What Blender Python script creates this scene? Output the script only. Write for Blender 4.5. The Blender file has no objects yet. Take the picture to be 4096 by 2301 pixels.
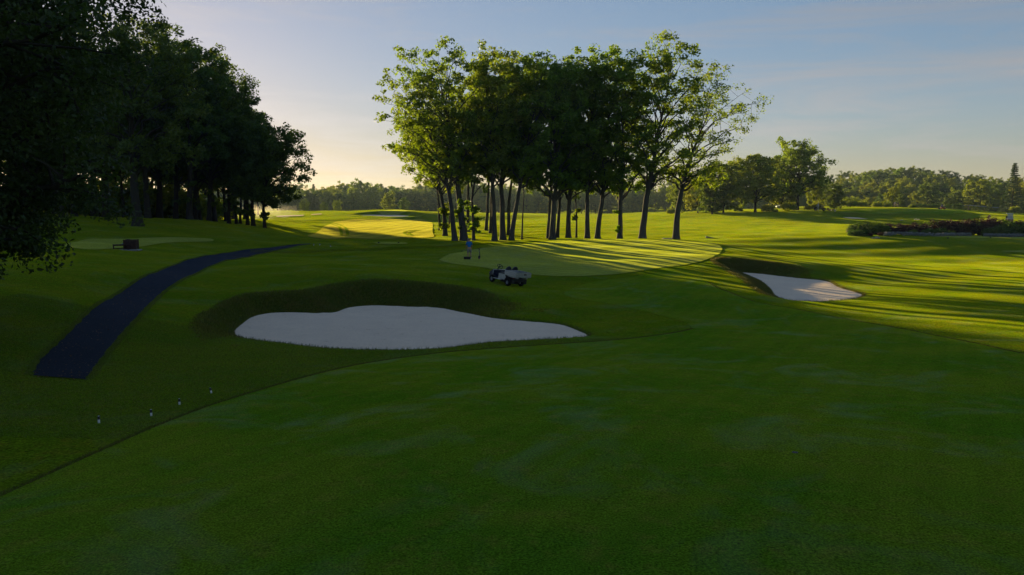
import bpy, bmesh, math, random
import numpy as np
from mathutils import Vector, Matrix, geometry

# ------------------------------------------------------------------ camera, sky, sun, exposure
sc = bpy.context.scene
PITCH = 0.1159
FPX = 3184.0
CAMZ = 5.5
cam_d = bpy.data.cameras.new('camera'); cam = bpy.data.objects.new('camera', cam_d)
sc.collection.objects.link(cam); sc.camera = cam
cam.location = (0, 0, CAMZ); cam.rotation_euler = (math.pi/2 - PITCH, 0, 0)
cam_d.sensor_width = 36.0; cam_d.lens = 36.0*FPX/4096.0
cam_d.clip_start = 0.1; cam_d.clip_end = 6000.0

SUN_AZ = math.radians(25.3)     # degrees left of the view direction (+Y)
SUN_EL = math.radians(5.2)
world = bpy.data.worlds.new('World'); sc.world = world; world.use_nodes = True
wn, wl = world.node_tree.nodes, world.node_tree.links
wn.clear()
wo = wn.new('ShaderNodeOutputWorld'); bg = wn.new('ShaderNodeBackground')
sky = wn.new('ShaderNodeTexSky'); sky.sky_type = 'NISHITA'; sky.sun_disc = False
sky.sun_elevation = SUN_EL; sky.sun_rotation = -SUN_AZ
sky.air_density = 1.0; sky.dust_density = 0.30; sky.ozone_density = 3.0; sky.altitude = 200
bg.inputs['Strength'].default_value = 0.05
# thin high cloud: streaks that lift the sky a little
tc = wn.new('ShaderNodeTexCoord'); mp = wn.new('ShaderNodeMapping'); mp.inputs['Scale'].default_value = (1.0, 1.0, 11.0)
mp.inputs['Rotation'].default_value = (0.0, 0.22, 0.3)
nz = wn.new('ShaderNodeTexNoise'); nz.inputs['Scale'].default_value = 2.3; nz.inputs['Detail'].default_value = 7; nz.inputs['Roughness'].default_value = 0.62
nz.inputs['Distortion'].default_value = 0.6
rp = wn.new('ShaderNodeMapRange'); rp.inputs[1].default_value = 0.46; rp.inputs[2].default_value = 0.74
rp.inputs[3].default_value = 0.0; rp.inputs[4].default_value = 0.75
lum = wn.new('ShaderNodeRGBToBW')
cl = wn.new('ShaderNodeMix'); cl.data_type = 'RGBA'
grey = wn.new('ShaderNodeMix'); grey.data_type = 'RGBA'; grey.blend_type = 'MULTIPLY'; grey.inputs[0].default_value = 1.0
grey.inputs[7].default_value = (1.24, 1.14, 1.12, 1)
# soften the contrast between the glow and the rest of the sky, as thin veil cloud does
gam = wn.new('ShaderNodeGamma'); gam.inputs[1].default_value = 0.54
tint = wn.new('ShaderNodeMix'); tint.data_type = 'RGBA'; tint.blend_type = 'MULTIPLY'; tint.inputs[0].default_value = 1.0; tint.inputs[7].default_value = (2.56, 2.36, 2.62, 1)
hsv = wn.new('ShaderNodeHueSaturation'); hsv.inputs['Saturation'].default_value = 1.2
wl.new(sky.outputs[0], gam.inputs[0]); wl.new(gam.outputs[0], hsv.inputs['Color']); wl.new(hsv.outputs[0], tint.inputs[6])
wl.new(tc.outputs['Generated'], mp.inputs[0]); wl.new(mp.outputs[0], nz.inputs['Vector']); wl.new(nz.outputs[0], rp.inputs[0])
wl.new(tint.outputs[2], lum.inputs[0]); wl.new(lum.outputs[0], grey.inputs[6])
wl.new(rp.outputs[0], cl.inputs[0]); wl.new(tint.outputs[2], cl.inputs[6]); wl.new(grey.outputs[2], cl.inputs[7])
wl.new(cl.outputs[2], bg.inputs[0]); wl.new(bg.outputs[0], wo.inputs[0])

sun_d = bpy.data.lights.new('sun', 'SUN'); sun = bpy.data.objects.new('sun', sun_d); sc.collection.objects.link(sun)
sun_d.energy = 5.0; sun_d.angle = math.radians(0.53); sun_d.color = (1.0, 0.75, 0.34)
SUNDIR = Vector((-math.sin(SUN_AZ)*math.cos(SUN_EL), math.cos(SUN_AZ)*math.cos(SUN_EL), math.sin(SUN_EL)))
sun.rotation_euler = (-SUNDIR).to_track_quat('-Z', 'Y').to_euler()
sun.location = (-60, 150, 60)

sc.view_settings.view_transform = 'Standard'; sc.view_settings.look = 'None'
sc.view_settings.gamma = 1.0; sc.view_settings.use_curve_mapping = False
sc.view_settings.exposure = 1.0
sc.render.engine = 'CYCLES'
cy = sc.cycles
cy.use_denoising = True; cy.max_bounces = 7; cy.diffuse_bounces = 4; cy.glossy_bounces = 2
cy.transmission_bounces = 3; cy.transparent_max_bounces = 6; cy.volume_bounces = 0
cy.use_adaptive_sampling = True; cy.adaptive_threshold = 0.02
cy.sample_clamp_indirect = 6.0

COL = sc.collection
HAZE = 0.00013
RNG = np.random.default_rng(7)

# ------------------------------------------------------------------ helpers
def ray(px, py):
    u = (px-2048.0)/FPX; v = (1150.5-py)/FPX
    return np.array([u, math.cos(PITCH)+v*math.sin(PITCH), -math.sin(PITCH)+v*math.cos(PITCH)])
def at(px, py, Y):
    """world point seen in direction (px,py) at Y metres in front of the camera position"""
    d = ray(px, py); return np.array([0, 0, CAMZ]) + d*(Y/d[1])
def atz(px, py, z):
    d = ray(px, py); return np.array([0, 0, CAMZ]) + d*((z-CAMZ)/d[2])

def tag(o, label=None, cat=None, group=None, kind=None):
    if label: o['label'] = label
    if cat: o['category'] = cat
    if group: o['group'] = group
    if kind: o['kind'] = kind
    return o
def empty(name, loc=(0, 0, 0), rz=0.0):
    o = bpy.data.objects.new(name, None); COL.objects.link(o)
    o.location = loc; o.rotation_euler = (0, 0, rz); o.empty_display_size = 0.3
    return o
def link_mesh(name, me, mat=None, parent=None):
    o = bpy.data.objects.new(name, me); COL.objects.link(o)
    if mat is not None and not me.materials: me.materials.append(mat)
    if parent is not None: o.parent = parent
    return o
def copy_tree(o, parent=None):
    c = o.copy(); COL.objects.link(c); c.parent = parent
    for ch in o.children: copy_tree(ch, c)
    return c

class MB:
    """collects shapes; build() links them as one mesh object"""
    def __init__(s): s.v = []; s.f = []; s.smooth = []
    def add(s, vs, fs, smooth=False):
        b = len(s.v); s.v += [tuple(map(float, p)) for p in vs]
        for f in fs: s.f.append(tuple(b+i for i in f)); s.smooth.append(smooth)
        return s
    def box(s, c, d, rot=None, bev=0.0):
        """box centred at c with full size d, corners chamfered by bev"""
        c = np.array(c, float); h = np.array(d, float)/2; vs = []; fs = []
        if bev <= 0:
            vs = [(x, y, z) for x in (-h[0], h[0]) for y in (-h[1], h[1]) for z in (-h[2], h[2])]
            fs = [(0, 1, 3, 2), (4, 6, 7, 5), (0, 4, 5, 1), (2, 3, 7, 6), (0, 2, 6, 4), (1, 5, 7, 3)]
        else:
            b = min(bev, *(h*0.9)); lay = []
            for z, k in ((-h[2], b), (-h[2]+b, 0), (h[2]-b, 0), (h[2], b)):
                X, Y = h[0]-k, h[1]-k; q = b
                ring = [(X-q, -Y), (X, -Y+q), (X, Y-q), (X-q, Y), (-X+q, Y), (-X, Y-q), (-X, -Y+q), (-X+q, -Y)]
                lay.append([(x, y, z) for x, y in ring])
            vs = sum(lay, [])
            for i in range(3):
                for j in range(8): fs.append((i*8+j, i*8+(j+1) % 8, (i+1)*8+(j+1) % 8, (i+1)*8+j))
            fs.append(tuple(range(7, -1, -1))); fs.append(tuple(range(24, 32)))
        vs = np.array(vs)
        if rot is not None: vs = vs @ np.array(Matrix(rot).to_3x3()).T if not isinstance(rot, np.ndarray) else vs @ rot.T
        return s.add(vs+c, fs)
    def tube(s, pts, rad, n=8, cap=True, smooth=True):
        v, f = tube_np(np.array(pts, float), np.array(rad, float) if np.ndim(rad) else np.full(len(pts), float(rad)), n)
        m = len(pts); f = f.tolist()
        if cap: f = f + [list(range(n-1, -1, -1)), list(range((m-1)*n, m*n))]
        return s.add(v, f, smooth)
    def lathe(s, prof, c=(0, 0, 0), axis='z', n=16, smooth=True):
        """prof: (radius, height) pairs revolved round the axis"""
        vs = []
        for r, h in prof:
            for k in range(n):
                a = 2*math.pi*k/n; p = (r*math.cos(a), r*math.sin(a), h)
                if axis == 'y': p = (p[0], p[2], -p[1])
                if axis == 'x': p = (p[2], p[0], p[1])
                vs.append(np.array(p)+np.array(c))
        fs = []
        for i in range(len(prof)-1):
            for k in range(n): fs.append((i*n+k, i*n+(k+1) % n, (i+1)*n+(k+1) % n, (i+1)*n+k))
        return s.add(vs, fs, smooth)
    def prism(s, outline, y0, y1):
        """outline in x,z extruded along y"""
        n = len(outline); vs = [(x, y0, z) for x, z in outline]+[(x, y1, z) for x, z in outline]
        fs = [(i, (i+1) % n, n+(i+1) % n, n+i) for i in range(n)]+[tuple(range(n-1, -1, -1)), tuple(range(n, 2*n))]
        return s.add(vs, fs)
    def mesh(s, name):
        me = bpy.data.meshes.new(name); me.from_pydata(s.v, [], s.f)
        me.polygons.foreach_set('use_smooth', s.smooth); me.update(); return me
    def build(s, name, mat, parent=None): return link_mesh(name, s.mesh(name), mat, parent)

def tube_np(P, R, n):
    m = len(P); T = np.gradient(P, axis=0); T /= (np.linalg.norm(T, axis=1, keepdims=True)+1e-9)
    ref = np.where(np.abs(T[:, 2:3]) < 0.9, np.array([[0, 0, 1.0]]), np.array([[1.0, 0, 0]]))
    if np.abs(T[:, 2]).max() > 0.9 and np.abs(T[:, 2]).min() < 0.9: ref = np.repeat(np.array([[0.12, 0.98, 0.1]]), m, 0)
    A = np.cross(T, ref); A /= (np.linalg.norm(A, axis=1, keepdims=True)+1e-9); B = np.cross(T, A)
    a = np.linspace(0, 2*math.pi, n, endpoint=False)
    V = P[:, None, :] + R[:, None, None]*(A[:, None, :]*np.cos(a)[None, :, None]+B[:, None, :]*np.sin(a)[None, :, None])
    i = np.arange(m-1)[:, None]*n; k = np.arange(n)[None, :]; k2 = (k+1) % n
    F = np.stack([i+k, i+k2, i+n+k2, i+n+k], -1).reshape(-1, 4)
    return V.reshape(-1, 3), F

def mesh_np(name, V, F, smooth=False):
    """V (n,3), F (m,k) all faces with the same k"""
    me = bpy.data.meshes.new(name); V = np.asarray(V, np.float32); F = np.asarray(F, np.int32); k = F.shape[1]
    me.vertices.add(len(V)); me.vertices.foreach_set('co', V.ravel())
    me.loops.add(F.size); me.loops.foreach_set('vertex_index', F.ravel())
    me.polygons.add(len(F)); me.polygons.foreach_set('loop_start', np.arange(0, F.size, k, dtype=np.int32))
    me.polygons.foreach_set('use_smooth', np.full(len(F), smooth))
    me.update(calc_edges=True); return me

# ------------------------------------------------------------------ materials
MATS = {}
def nodes_of(name):
    m = bpy.data.materials.new(name); m.use_nodes = True; nt = m.node_tree; nt.nodes.clear()
    out = nt.nodes.new('ShaderNodeOutputMaterial'); MATS[name] = m
    return m, nt.nodes, nt.links, out
def mixc(N, L, fac, a, b, blend='MIX'):
    x = N.new('ShaderNodeMix'); x.data_type = 'RGBA'; x.blend_type = blend
    for sock, val in ((0, fac), (6, a), (7, b)):
        if hasattr(val, 'node') : L.new(val, x.inputs[sock])
        elif sock == 0: x.inputs[0].default_value = val
        else: x.inputs[sock].default_value = (*val, 1) if len(val) == 3 else val
    return x.outputs[2]
def noise(N, L, vec, scale, detail=3, rough=0.55, dist=0.0):
    n = N.new('ShaderNodeTexNoise'); n.inputs['Scale'].default_value = scale; n.inputs['Detail'].default_value = detail
    n.inputs['Roughness'].default_value = rough; n.inputs['Distortion'].default_value = dist
    if vec is not None: L.new(vec, n.inputs['Vector'])
    return n
def rng_map(N, L, val, a, b, c=0.0, d=1.0):
    r = N.new('ShaderNodeMapRange'); L.new(val, r.inputs[0])
    for i, x in enumerate((a, b, c, d)): r.inputs[i+1].default_value = x
    return r.outputs[0]

def plain(name, col, rough=0.6, metal=0.0, var=0.12, scale=6.0, bump=0.0, spec=0.4, col2=None):
    m, N, L, out = nodes_of(name)
    p = N.new('ShaderNodeBsdfPrincipled'); tcn = N.new('ShaderNodeTexCoord')
    n = noise(N, L, tcn.outputs['Object'], scale, 4)
    c2 = col2 if col2 else tuple(max(0, c*(1-2.2*var)) for c in col)
    L.new(mixc(N, L, rng_map(N, L, n.outputs[0], 0.35, 0.7), col, c2), p.inputs['Base Color'])
    p.inputs['Metallic'].default_value = metal; p.inputs['Specular IOR Level'].default_value = spec
    L.new(rng_map(N, L, n.outputs[0], 0.3, 0.7, max(0.02, rough-0.08), min(1, rough+0.1)), p.inputs['Roughness'])
    if bump > 0:
        b = N.new('ShaderNodeBump'); b.inputs['Strength'].default_value = 0.6; b.inputs['Distance'].default_value = bump
        L.new(n.outputs[0], b.inputs['Height']); L.new(b.outputs[0], p.inputs['Normal'])
    L.new(p.outputs[0], out.inputs[0]); return m

def grass(name, a, b, dry, trans, fuzz=1.0, cell=22.0, dryamt=0.5, dew=0.0, stripes=None, transw=0.5, pscale=0.22):
    """mown grass: each tiny patch has its own blade direction, the tips form a fuzz that glows when lit from behind"""
    m, N, L, out = nodes_of(name)
    tcn = N.new('ShaderNodeTexCoord'); V = tcn.outputs['Object']
    big = noise(N, L, V, pscale, 5, 0.6, 0.4); mid = noise(N, L, V, 2.3, 5, 0.7); fine = noise(N, L, V, cell, 2, 0.7)
    c = mixc(N, L, rng_map(N, L, big.outputs[0], 0.40, 0.60), a, b)
    d = N.new('ShaderNodeMath'); d.operation = 'MULTIPLY'
    L.new(rng_map(N, L, mid.outputs[0], 0.5, 0.8), d.inputs[0]); d.inputs[1].default_value = dryamt
    c = mixc(N, L, d.outputs[0], c, dry)
    c = mixc(N, L, 1.0, c, mixc(N, L, rng_map(N, L, fine.outputs[0], 0.3, 0.72), (0.35, 0.35, 0.35), (1.65, 1.65, 1.65)), 'MULTIPLY')
    if stripes:
        ang, width, amt = stripes
        mpn = N.new('ShaderNodeMapping'); mpn.inputs['Rotation'].default_value = (0, 0, ang); L.new(V, mpn.inputs[0])
        w = N.new('ShaderNodeTexWave'); w.inputs['Scale'].default_value = 0.314/width; w.inputs['Distortion'].default_value = 0.6
        w.inputs['Detail'].default_value = 1.0; L.new(mpn.outputs[0], w.inputs['Vector'])
        c = mixc(N, L, 1.0, c, mixc(N, L, rng_map(N, L, w.outputs['Fac'], 0.35, 0.65), (1-amt,)*3, (1+amt,)*3), 'MULTIPLY')
    geo = N.new('ShaderNodeNewGeometry')
    wnz = noise(N, L, V, cell*1.9, 1.0, 0.5)
    sub = N.new('ShaderNodeVectorMath'); sub.operation = 'SUBTRACT'; L.new(wnz.outputs['Color'], sub.inputs[0]); sub.inputs[1].default_value = (.5, .5, .5)
    scl = N.new('ShaderNodeVectorMath'); scl.operation = 'MULTIPLY'; L.new(sub.outputs[0], scl.inputs[0]); scl.inputs[1].default_value = (8*fuzz, 8*fuzz, 0.6)
    add = N.new('ShaderNodeVectorMath'); add.operation = 'ADD'; L.new(scl.outputs[0], add.inputs[0]); L.new(geo.outputs['Normal'], add.inputs[1])
    nrm = N.new('ShaderNodeVectorMath'); nrm.operation = 'NORMALIZE'; L.new(add.outputs[0], nrm.inputs[0])
    df = N.new('ShaderNodeBsdfDiffuse'); L.new(c, df.inputs['Color']); L.new(nrm.outputs[0], df.inputs['Normal'])
    tr = N.new('ShaderNodeBsdfSheen'); tr.inputs['Roughness'].default_value = 0.42
    L.new(mixc(N, L, 1.0, c, trans, 'MULTIPLY'), tr.inputs['Color'])
    mx = N.new('ShaderNodeMixShader'); mx.inputs[0].default_value = transw
    L.new(df.outputs[0], mx.inputs[1]); L.new(tr.outputs[0], mx.inputs[2])
    res = mx.outputs[0]
    if dew > 0:
        dn = noise(N, L, V, 0.33, 6, 0.66, 0.9); gl = N.new('ShaderNodeBsdfSheen') if hasattr(bpy.types, 'ShaderNodeBsdfSheen') else N.new('ShaderNodeBsdfDiffuse')
        gl.inputs['Color'].default_value = (0.5, 0.62, 0.6, 1)
        f = rng_map(N, L, dn.outputs[0], 0.52, 0.78, 0.0, dew)
        m2 = N.new('ShaderNodeMixShader'); L.new(f, m2.inputs[0]); L.new(res, m2.inputs[1]); L.new(gl.outputs[0], m2.inputs[2]); res = m2.outputs[0]
    L.new(res, out.inputs[0]); return m

def leaf(name, a, b, trans, tw=0.45, gloss=0.06, clump=0.45):
    m, N, L, out = nodes_of(name)
    tcn = N.new('ShaderNodeTexCoord'); geo = N.new('ShaderNodeNewGeometry'); oi = N.new('ShaderNodeObjectInfo')
    n = noise(N, L, tcn.outputs['Object'], clump, 3)
    c = mixc(N, L, rng_map(N, L, n.outputs[0], 0.35, 0.65), a, b)
    hs = N.new('ShaderNodeHueSaturation'); L.new(c, hs.inputs['Color'])
    L.new(rng_map(N, L, geo.outputs['Random Per Island'], 0, 1, 0.62, 1.35), hs.inputs['Value'])
    L.new(rng_map(N, L, oi.outputs['Random'], 0, 1, 0.485, 0.515), hs.inputs['Hue'])
    c = hs.outputs[0]
    p = N.new('ShaderNodeBsdfPrincipled'); L.new(c, p.inputs['Base Color']); p.inputs['Roughness'].default_value = 0.5
    p.inputs['Specular IOR Level'].default_value = gloss*5
    tr = N.new('ShaderNodeBsdfTranslucent'); L.new(mixc(N, L, 1.0, c, trans, 'MULTIPLY'), tr.inputs['Color'])
    mx = N.new('ShaderNodeMixShader'); mx.inputs[0].default_value = tw
    L.new(p.outputs[0], mx.inputs[1]); L.new(tr.outputs[0], mx.inputs[2]); L.new(mx.outputs[0], out.inputs[0]); return m

def bark(name, a, b):
    m, N, L, out = nodes_of(name)
    tcn = N.new('ShaderNodeTexCoord'); mpn = N.new('ShaderNodeMapping'); mpn.inputs['Scale'].default_value = (1, 1, 0.16); L.new(tcn.outputs['Object'], mpn.inputs[0])
    n = noise(N, L, mpn.outputs[0], 9.0, 6, 0.7); n2 = noise(N, L, tcn.outputs['Object'], 0.6, 3)
    p = N.new('ShaderNodeBsdfPrincipled'); p.inputs['Roughness'].default_value = 0.9; p.inputs['Specular IOR Level'].default_value = 0.15
    c = mixc(N, L, rng_map(N, L, n.outputs[0], 0.35, 0.65), a, b)
    L.new(mixc(N, L, rng_map(N, L, n2.outputs[0], 0.45, 0.7, 0, 0.6), c, (a[0]*0.8, a[1]*1.1, a[2]*0.8)), p.inputs['Base Color'])
    bp = N.new('ShaderNodeBump'); bp.inputs['Strength'].default_value = 0.9; bp.inputs['Distance'].default_value = 0.05
    L.new(n.outputs[0], bp.inputs['Height']); L.new(bp.outputs[0], p.inputs['Normal']); L.new(p.outputs[0], out.inputs[0]); return m

TY = (2.3, 1.7, 0.10)
g_rough = grass('rough_grass', (0.088, 0.205, 0.012), (0.130, 0.238, 0.016), (0.225, 0.195, 0.036), (2.65, 1.68, 0.10), 1.0, 16, 0.65, 0.14, transw=0.42)
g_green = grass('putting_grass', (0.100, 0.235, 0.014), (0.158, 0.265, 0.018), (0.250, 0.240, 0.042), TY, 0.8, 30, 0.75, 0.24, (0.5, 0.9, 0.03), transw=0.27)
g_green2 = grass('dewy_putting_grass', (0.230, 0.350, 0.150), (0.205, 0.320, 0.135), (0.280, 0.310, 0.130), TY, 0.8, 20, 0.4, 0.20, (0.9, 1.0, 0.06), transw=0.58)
g_fair = grass('fairway_grass', (0.220, 0.270, 0.085), (0.255, 0.290, 0.095), (0.300, 0.280, 0.110), (2.2, 1.8, 0.5), 1.0, 14, 0.5, 0.0, (0.15, 3.0, 0.10), transw=0.56)
g_face = grass('bunker_face_grass', (0.105, 0.165, 0.016), (0.140, 0.175, 0.022), (0.230, 0.170, 0.040), TY, 1.2, 9, 0.9, 0.0, transw=0.36)
# ------------------------------------------------------------------ terrain heights
CTRL_Z = [(2048,2301,.75),(200,2301,.55),(3900,2301,.75),(3180,1812,.75),(1000,1900,.5),(2048,1700,.5),(3900,1700,.6),(0,1990,.3),(600,1700,.1),
 (1100,1480,-.25),(1700,1500,-.05),(2300,1450,-.3),(2700,1350,-.5),(3000,1450,-.1),(3600,1500,.2),(4096,1450,.3),(-600,1700,.5),(4700,1700,.6),
 (200,1510,.0),(380,1350,.2),(560,1180,.4),(760,1080,.5),(0,1500,.3),(100,1200,1.2),(300,1090,1.3),(-500,1300,1.4),
 (1550,1420,-.62),(1150,1390,-.55),(2200,1375,-.62),(930,1360,-.45),
 (3448,1195,-.5),(3700,1200,-.35),(4096,1250,-.1),(3600,1080,-.3),(4096,1100,-.3),(3250,1222,-.55),(2950,1190,-.25),(4700,1150,0)]
CTRL_Y = [(1000,1010,78),(1240,975,90),(510,1000,66),(400,957,76),(820,958,84),(551,905,90),(760,878,108),(1059,912,116),(300,870,108),(-500,800,100),
 (880,1150,45.2),(700,1212,39.3),(1130,1140,48.5),(1300,1078,53),(1700,1130,48.6),(1950,1165,46.5),(2100,1205,44.5),(2330,1265,41),(2600,1290,38.5),
 (2820,1050,64),(2900,1022,69),(3080,1045,65.8),(3180,1070,62.8),(3330,1116,58.8),(2900,1110,55),(3010,1150,49.5),
 (3250,944,100),(3500,955,97),(3800,958,95.5),(4096,962,94),(3200,975,91),(3500,1000,87.5),(3800,1010,86),(4096,1020,84.5),(3700,940,108),(4096,944,109),(3300,1040,74),(3700,1060,70),
 (1760,1040,68),(2250,1107,57),(2300,960,92),(2900,1000,78),(2700,961,91),(2400,1030,72),(1400,1040,68),(1560,975,90),(2031,1143,51),(2084,1147,51.7),(1956,1128,52.5),(2500,1180,48),
 (2050,960,98),(2600,955,100),(2400,890,160),(2400,865,230),(1900,905,135),(1780,935,115),(1300,940,110),(1300,900,145),(1100,902,130),
 (1600,868,190),(1560,842,215),(1440,845,212),(1680,846,215),(1250,858,200),(1000,868,185),(1800,872,200),(1500,880,175),(1520,849,196),(1600,849,196),(1440,853,196),(1380,856,196),(1700,856,200),
 (2900,880,170),(3100,857,185),(3300,846,195),(3300,900,150),(3450,843,203),(3560,836,206),(3700,837,207),(3850,844,207),(3900,841,245),(3750,832,250),(3550,832,245),(3480,866,190),(3600,868,190),(3750,866,190),(3400,880,172),(3420,853,193),(4096,866,220),(3850,880,178),(3100,905,140)]
pts = [atz(*c) for c in CTRL_Z]+[at(*c) for c in CTRL_Y]
for x in (-700, -350, 0, 350, 700): pts += [np.array([x, 700, 3.0 if x < 200 else 9.0]), np.array([x, 1200, 6.0])]
for p in ((-60, -30, 1.0), (60, -30, 1.0), (0, -15, .8), (-90, 40, 2.5), (90, 40, 0.3), (-160, 120, 3), (150, 110, 0), (-140, 330, -1.5), (0, 330, -2.6), (110, 320, -3.0), (188, 330, -5.0), (260, 330, -3.0), (-100, 470, -6), (30, 470, -6), (-250, 470, -3), (120, 440, -1.0), (200, 450, 5.0), (300, 450, 5.0), (-300, 200, 3)):
    pts.append(np.array(p, float))
PTS = np.array(pts)
def _U(r2): return np.where(r2 > 1e-9, 0.5*r2*np.log(r2+1e-12), 0.0)
_S = 50.0
_X = PTS[:, :2]/_S; _n = len(_X)
_d2 = ((_X[:, None]-_X[None])**2).sum(-1)
_A = np.zeros((_n+3, _n+3)); _A[:_n, :_n] = _U(_d2)+np.eye(_n)*2e-3
_A[:_n, _n] = 1; _A[:_n, _n+1:] = _X; _A[_n, :_n] = 1; _A[_n+1:, :_n] = _X.T
_w = np.linalg.solve(_A, np.concatenate([PTS[:, 2], [0, 0, 0]]))
def T0(x, y):
    """smooth lie of the land"""
    x = np.asarray(x, float); y = np.asarray(y, float); sh = x.shape; q = np.stack([x.ravel(), y.ravel()], 1)/_S; out = np.empty(len(q))
    for i in range(0, len(q), 20000):
        c = q[i:i+20000]; d2 = ((c[:, None]-_X[None])**2).sum(-1)
        out[i:i+20000] = _U(d2) @ _w[:_n]+_w[_n]+c @ _w[_n+1:]
    x = q[:, 0]*_S; y = q[:, 1]*_S
    k = np.clip((y-20)/40, 0, 1)
    out += k*(0.05*np.sin(x*.31+1.3)*np.sin(y*.23+.4)+0.035*np.sin(x*.73+y*.41)+0.03*np.sin(y*.9-x*.35+2))
    far = np.clip((y-110)/60, 0, 1)
    out += far*(0.16*np.sin(x*.11+y*.05)*np.sin(y*.09+1)+0.10*np.sin(x*.21-y*.13+.5))
    return out.reshape(sh)

def catmull(P, k=6, closed=True):
    P = np.asarray(P, float); n = len(P); out = []
    for i in range(n if closed else n-1):
        p0, p1, p2, p3 = (P[(i-1) % n], P[i], P[(i+1) % n], P[(i+2) % n]) if closed else (P[max(i-1, 0)], P[i], P[i+1], P[min(i+2, n-1)])
        for t in np.arange(k)/k:
            out.append(0.5*((2*p1)+(-p0+p2)*t+(2*p0-5*p1+4*p2-p3)*t*t+(-p0+3*p1-3*p2+p3)*t**3))
    if not closed: out.append(P[-1])
    return np.array(out)
def inside(P, x, y):
    c = np.zeros(x.shape, bool); n = len(P)
    for i in range(n):
        x0, y0 = P[i]; x1, y1 = P[(i+1) % n]
        m = ((y0 > y) != (y1 > y)); c ^= m & (x < (x1-x0)*(y-y0)/((y1-y0) if y1 != y0 else 1e-9)+x0)
    return c
def dist(P, x, y, closed=True):
    d = np.full(x.shape, 1e9); n = len(P)
    for i in range(n if closed else n-1):
        a = P[i]; b = P[(i+1) % n]; ab = b-a; t = np.clip(((x-a[0])*ab[0]+(y-a[1])*ab[1])/(ab@ab+1e-12), 0, 1)
        d = np.minimum(d, (x-a[0]-t*ab[0])**2+(y-a[1]-t*ab[1])**2)
    return np.sqrt(d)

BUNKERS = []
def add_bunker(px, w, label, zvals=None, Ys=None, lip=0.07):
    P3 = np.array([atz(a, b, z) for (a, b), z in zip(px, zvals)] if zvals is not None else [at(a, b, Y) for (a, b), Y in zip(px, Ys)])
    A = np.c_[np.ones(len(P3)), P3[:, :2]]; coef, *_ = np.linalg.lstsq(A, P3[:, 2], rcond=None)
    BUNKERS.append(dict(P=catmull(P3[:, :2], 7), coef=coef, w=w, label=label, lip=lip))
b1 = [(945,1345),(985,1285),(1060,1256),(1150,1250),(1260,1254),(1340,1250),(1400,1230),(1500,1222),(1620,1226),(1760,1232),(1850,1250),(1980,1274),(2120,1288),(2230,1298),(2300,1320),(2350,1344),(2290,1352),(2100,1363),(1950,1372),(1780,1392),(1600,1400),(1350,1396),(1150,1376)]
add_bunker(b1, 2.6, 'wide pale sand of the big bunker in front of the parked utility cart', [-.72-.28*(1400-b)/178 for a, b in b1])
b2 = [(2955,1090),(3060,1098),(3180,1112),(3300,1124),(3350,1148),(3415,1168),(3448,1181),(3430,1193),(3350,1204),(3250,1208),(3140,1202),(3100,1184),(3083,1160),(3045,1128),(2995,1106)]
add_bunker(b2, 2.6, 'pale sand of the hook-shaped bunker right of the green, its tip in sunlight', [-.72-.06*(1208-b)/118 for a, b in b2])
b3 = [(1445,864),(1520,866),(1600,867),(1635,865),(1600,861),(1520,860),(1460,860)]
add_bunker(b3, 3.5, 'thin strip of shaded sand below the far mound with the small green', Ys=[188+(868-b)*1.2 for a, b in b3], lip=.05)
b4 = [(3366,872),(3400,869),(3430,871),(3460,875),(3475,879),(3440,881),(3395,880)]
add_bunker(b4, 4.0, 'small pale sand patch below the sunlit green on the right', Ys=[178+(881-b)*1.0 for a, b in b4], lip=.05)

def side(b, x): return np.clip(.5+(x-(b['P'][:, 0].min()-1.5))/6, .5, 1.0)
def H(x, y):
    """ground height"""
    x = np.asarray(x, float); y = np.asarray(y, float); z = T0(x, y)
    for b in BUNKERS:
        P = b['P']; lo = P.min(0)-b['w']-1; hi = P.max(0)+b['w']+1
        m = (x > lo[0]) & (x < hi[0]) & (y > lo[1]) & (y < hi[1])
        if not m.any(): continue
        xs, ys = x[m], y[m]; d = dist(P, xs, ys); ins = inside(P, xs, ys)
        zs = b['coef'][0]+b['coef'][1]*xs+b['coef'][2]*ys
        s = np.clip(d/(b['w']*side(b, xs)), 0, 1); s = s*s*(3-2*s)
        s = s**0.8
        lipz = b['lip']*np.clip(d/0.25, 0, 1)
        zo = np.maximum(zs+lipz*(1-s)+(z[m]-zs)*s, zs+lipz*(1-s)-.0)
        zo = np.where(s >= 1, z[m], zo)
        zin = zs-0.14*np.clip(d/0.3, 0, 1)-0.03
        z[m] = np.where(ins, zin, zo)
    return z
def h1(x, y): return float(H(np.array([x]), np.array([y]))[0])
_ys = np.concatenate([np.arange(7, 130, .25), np.arange(130, 420, 1.0)])
def hit(px, py):
    """where the line of sight (px,py) first meets the lie of the land"""
    d = ray(px, py); X = d[0]/d[1]*_ys; Z = CAMZ+d[2]/d[1]*_ys; g = T0(X, _ys); k = np.nonzero(Z < g)[0]
    if len(k) == 0: i = int(np.argmin(Z-g)); return np.array([X[i], _ys[i]])
    i = k[0]
    if i == 0: return np.array([X[0], _ys[0]])
    t = (Z-g)[i-1]/((Z-g)[i-1]-(Z-g)[i]); return np.array([X[i-1]+t*(X[i]-X[i-1]), _ys[i-1]+t*(_ys[i]-_ys[i-1])])
def outline(px, k=5): return catmull([hit(*p) for p in px], k)

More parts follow.
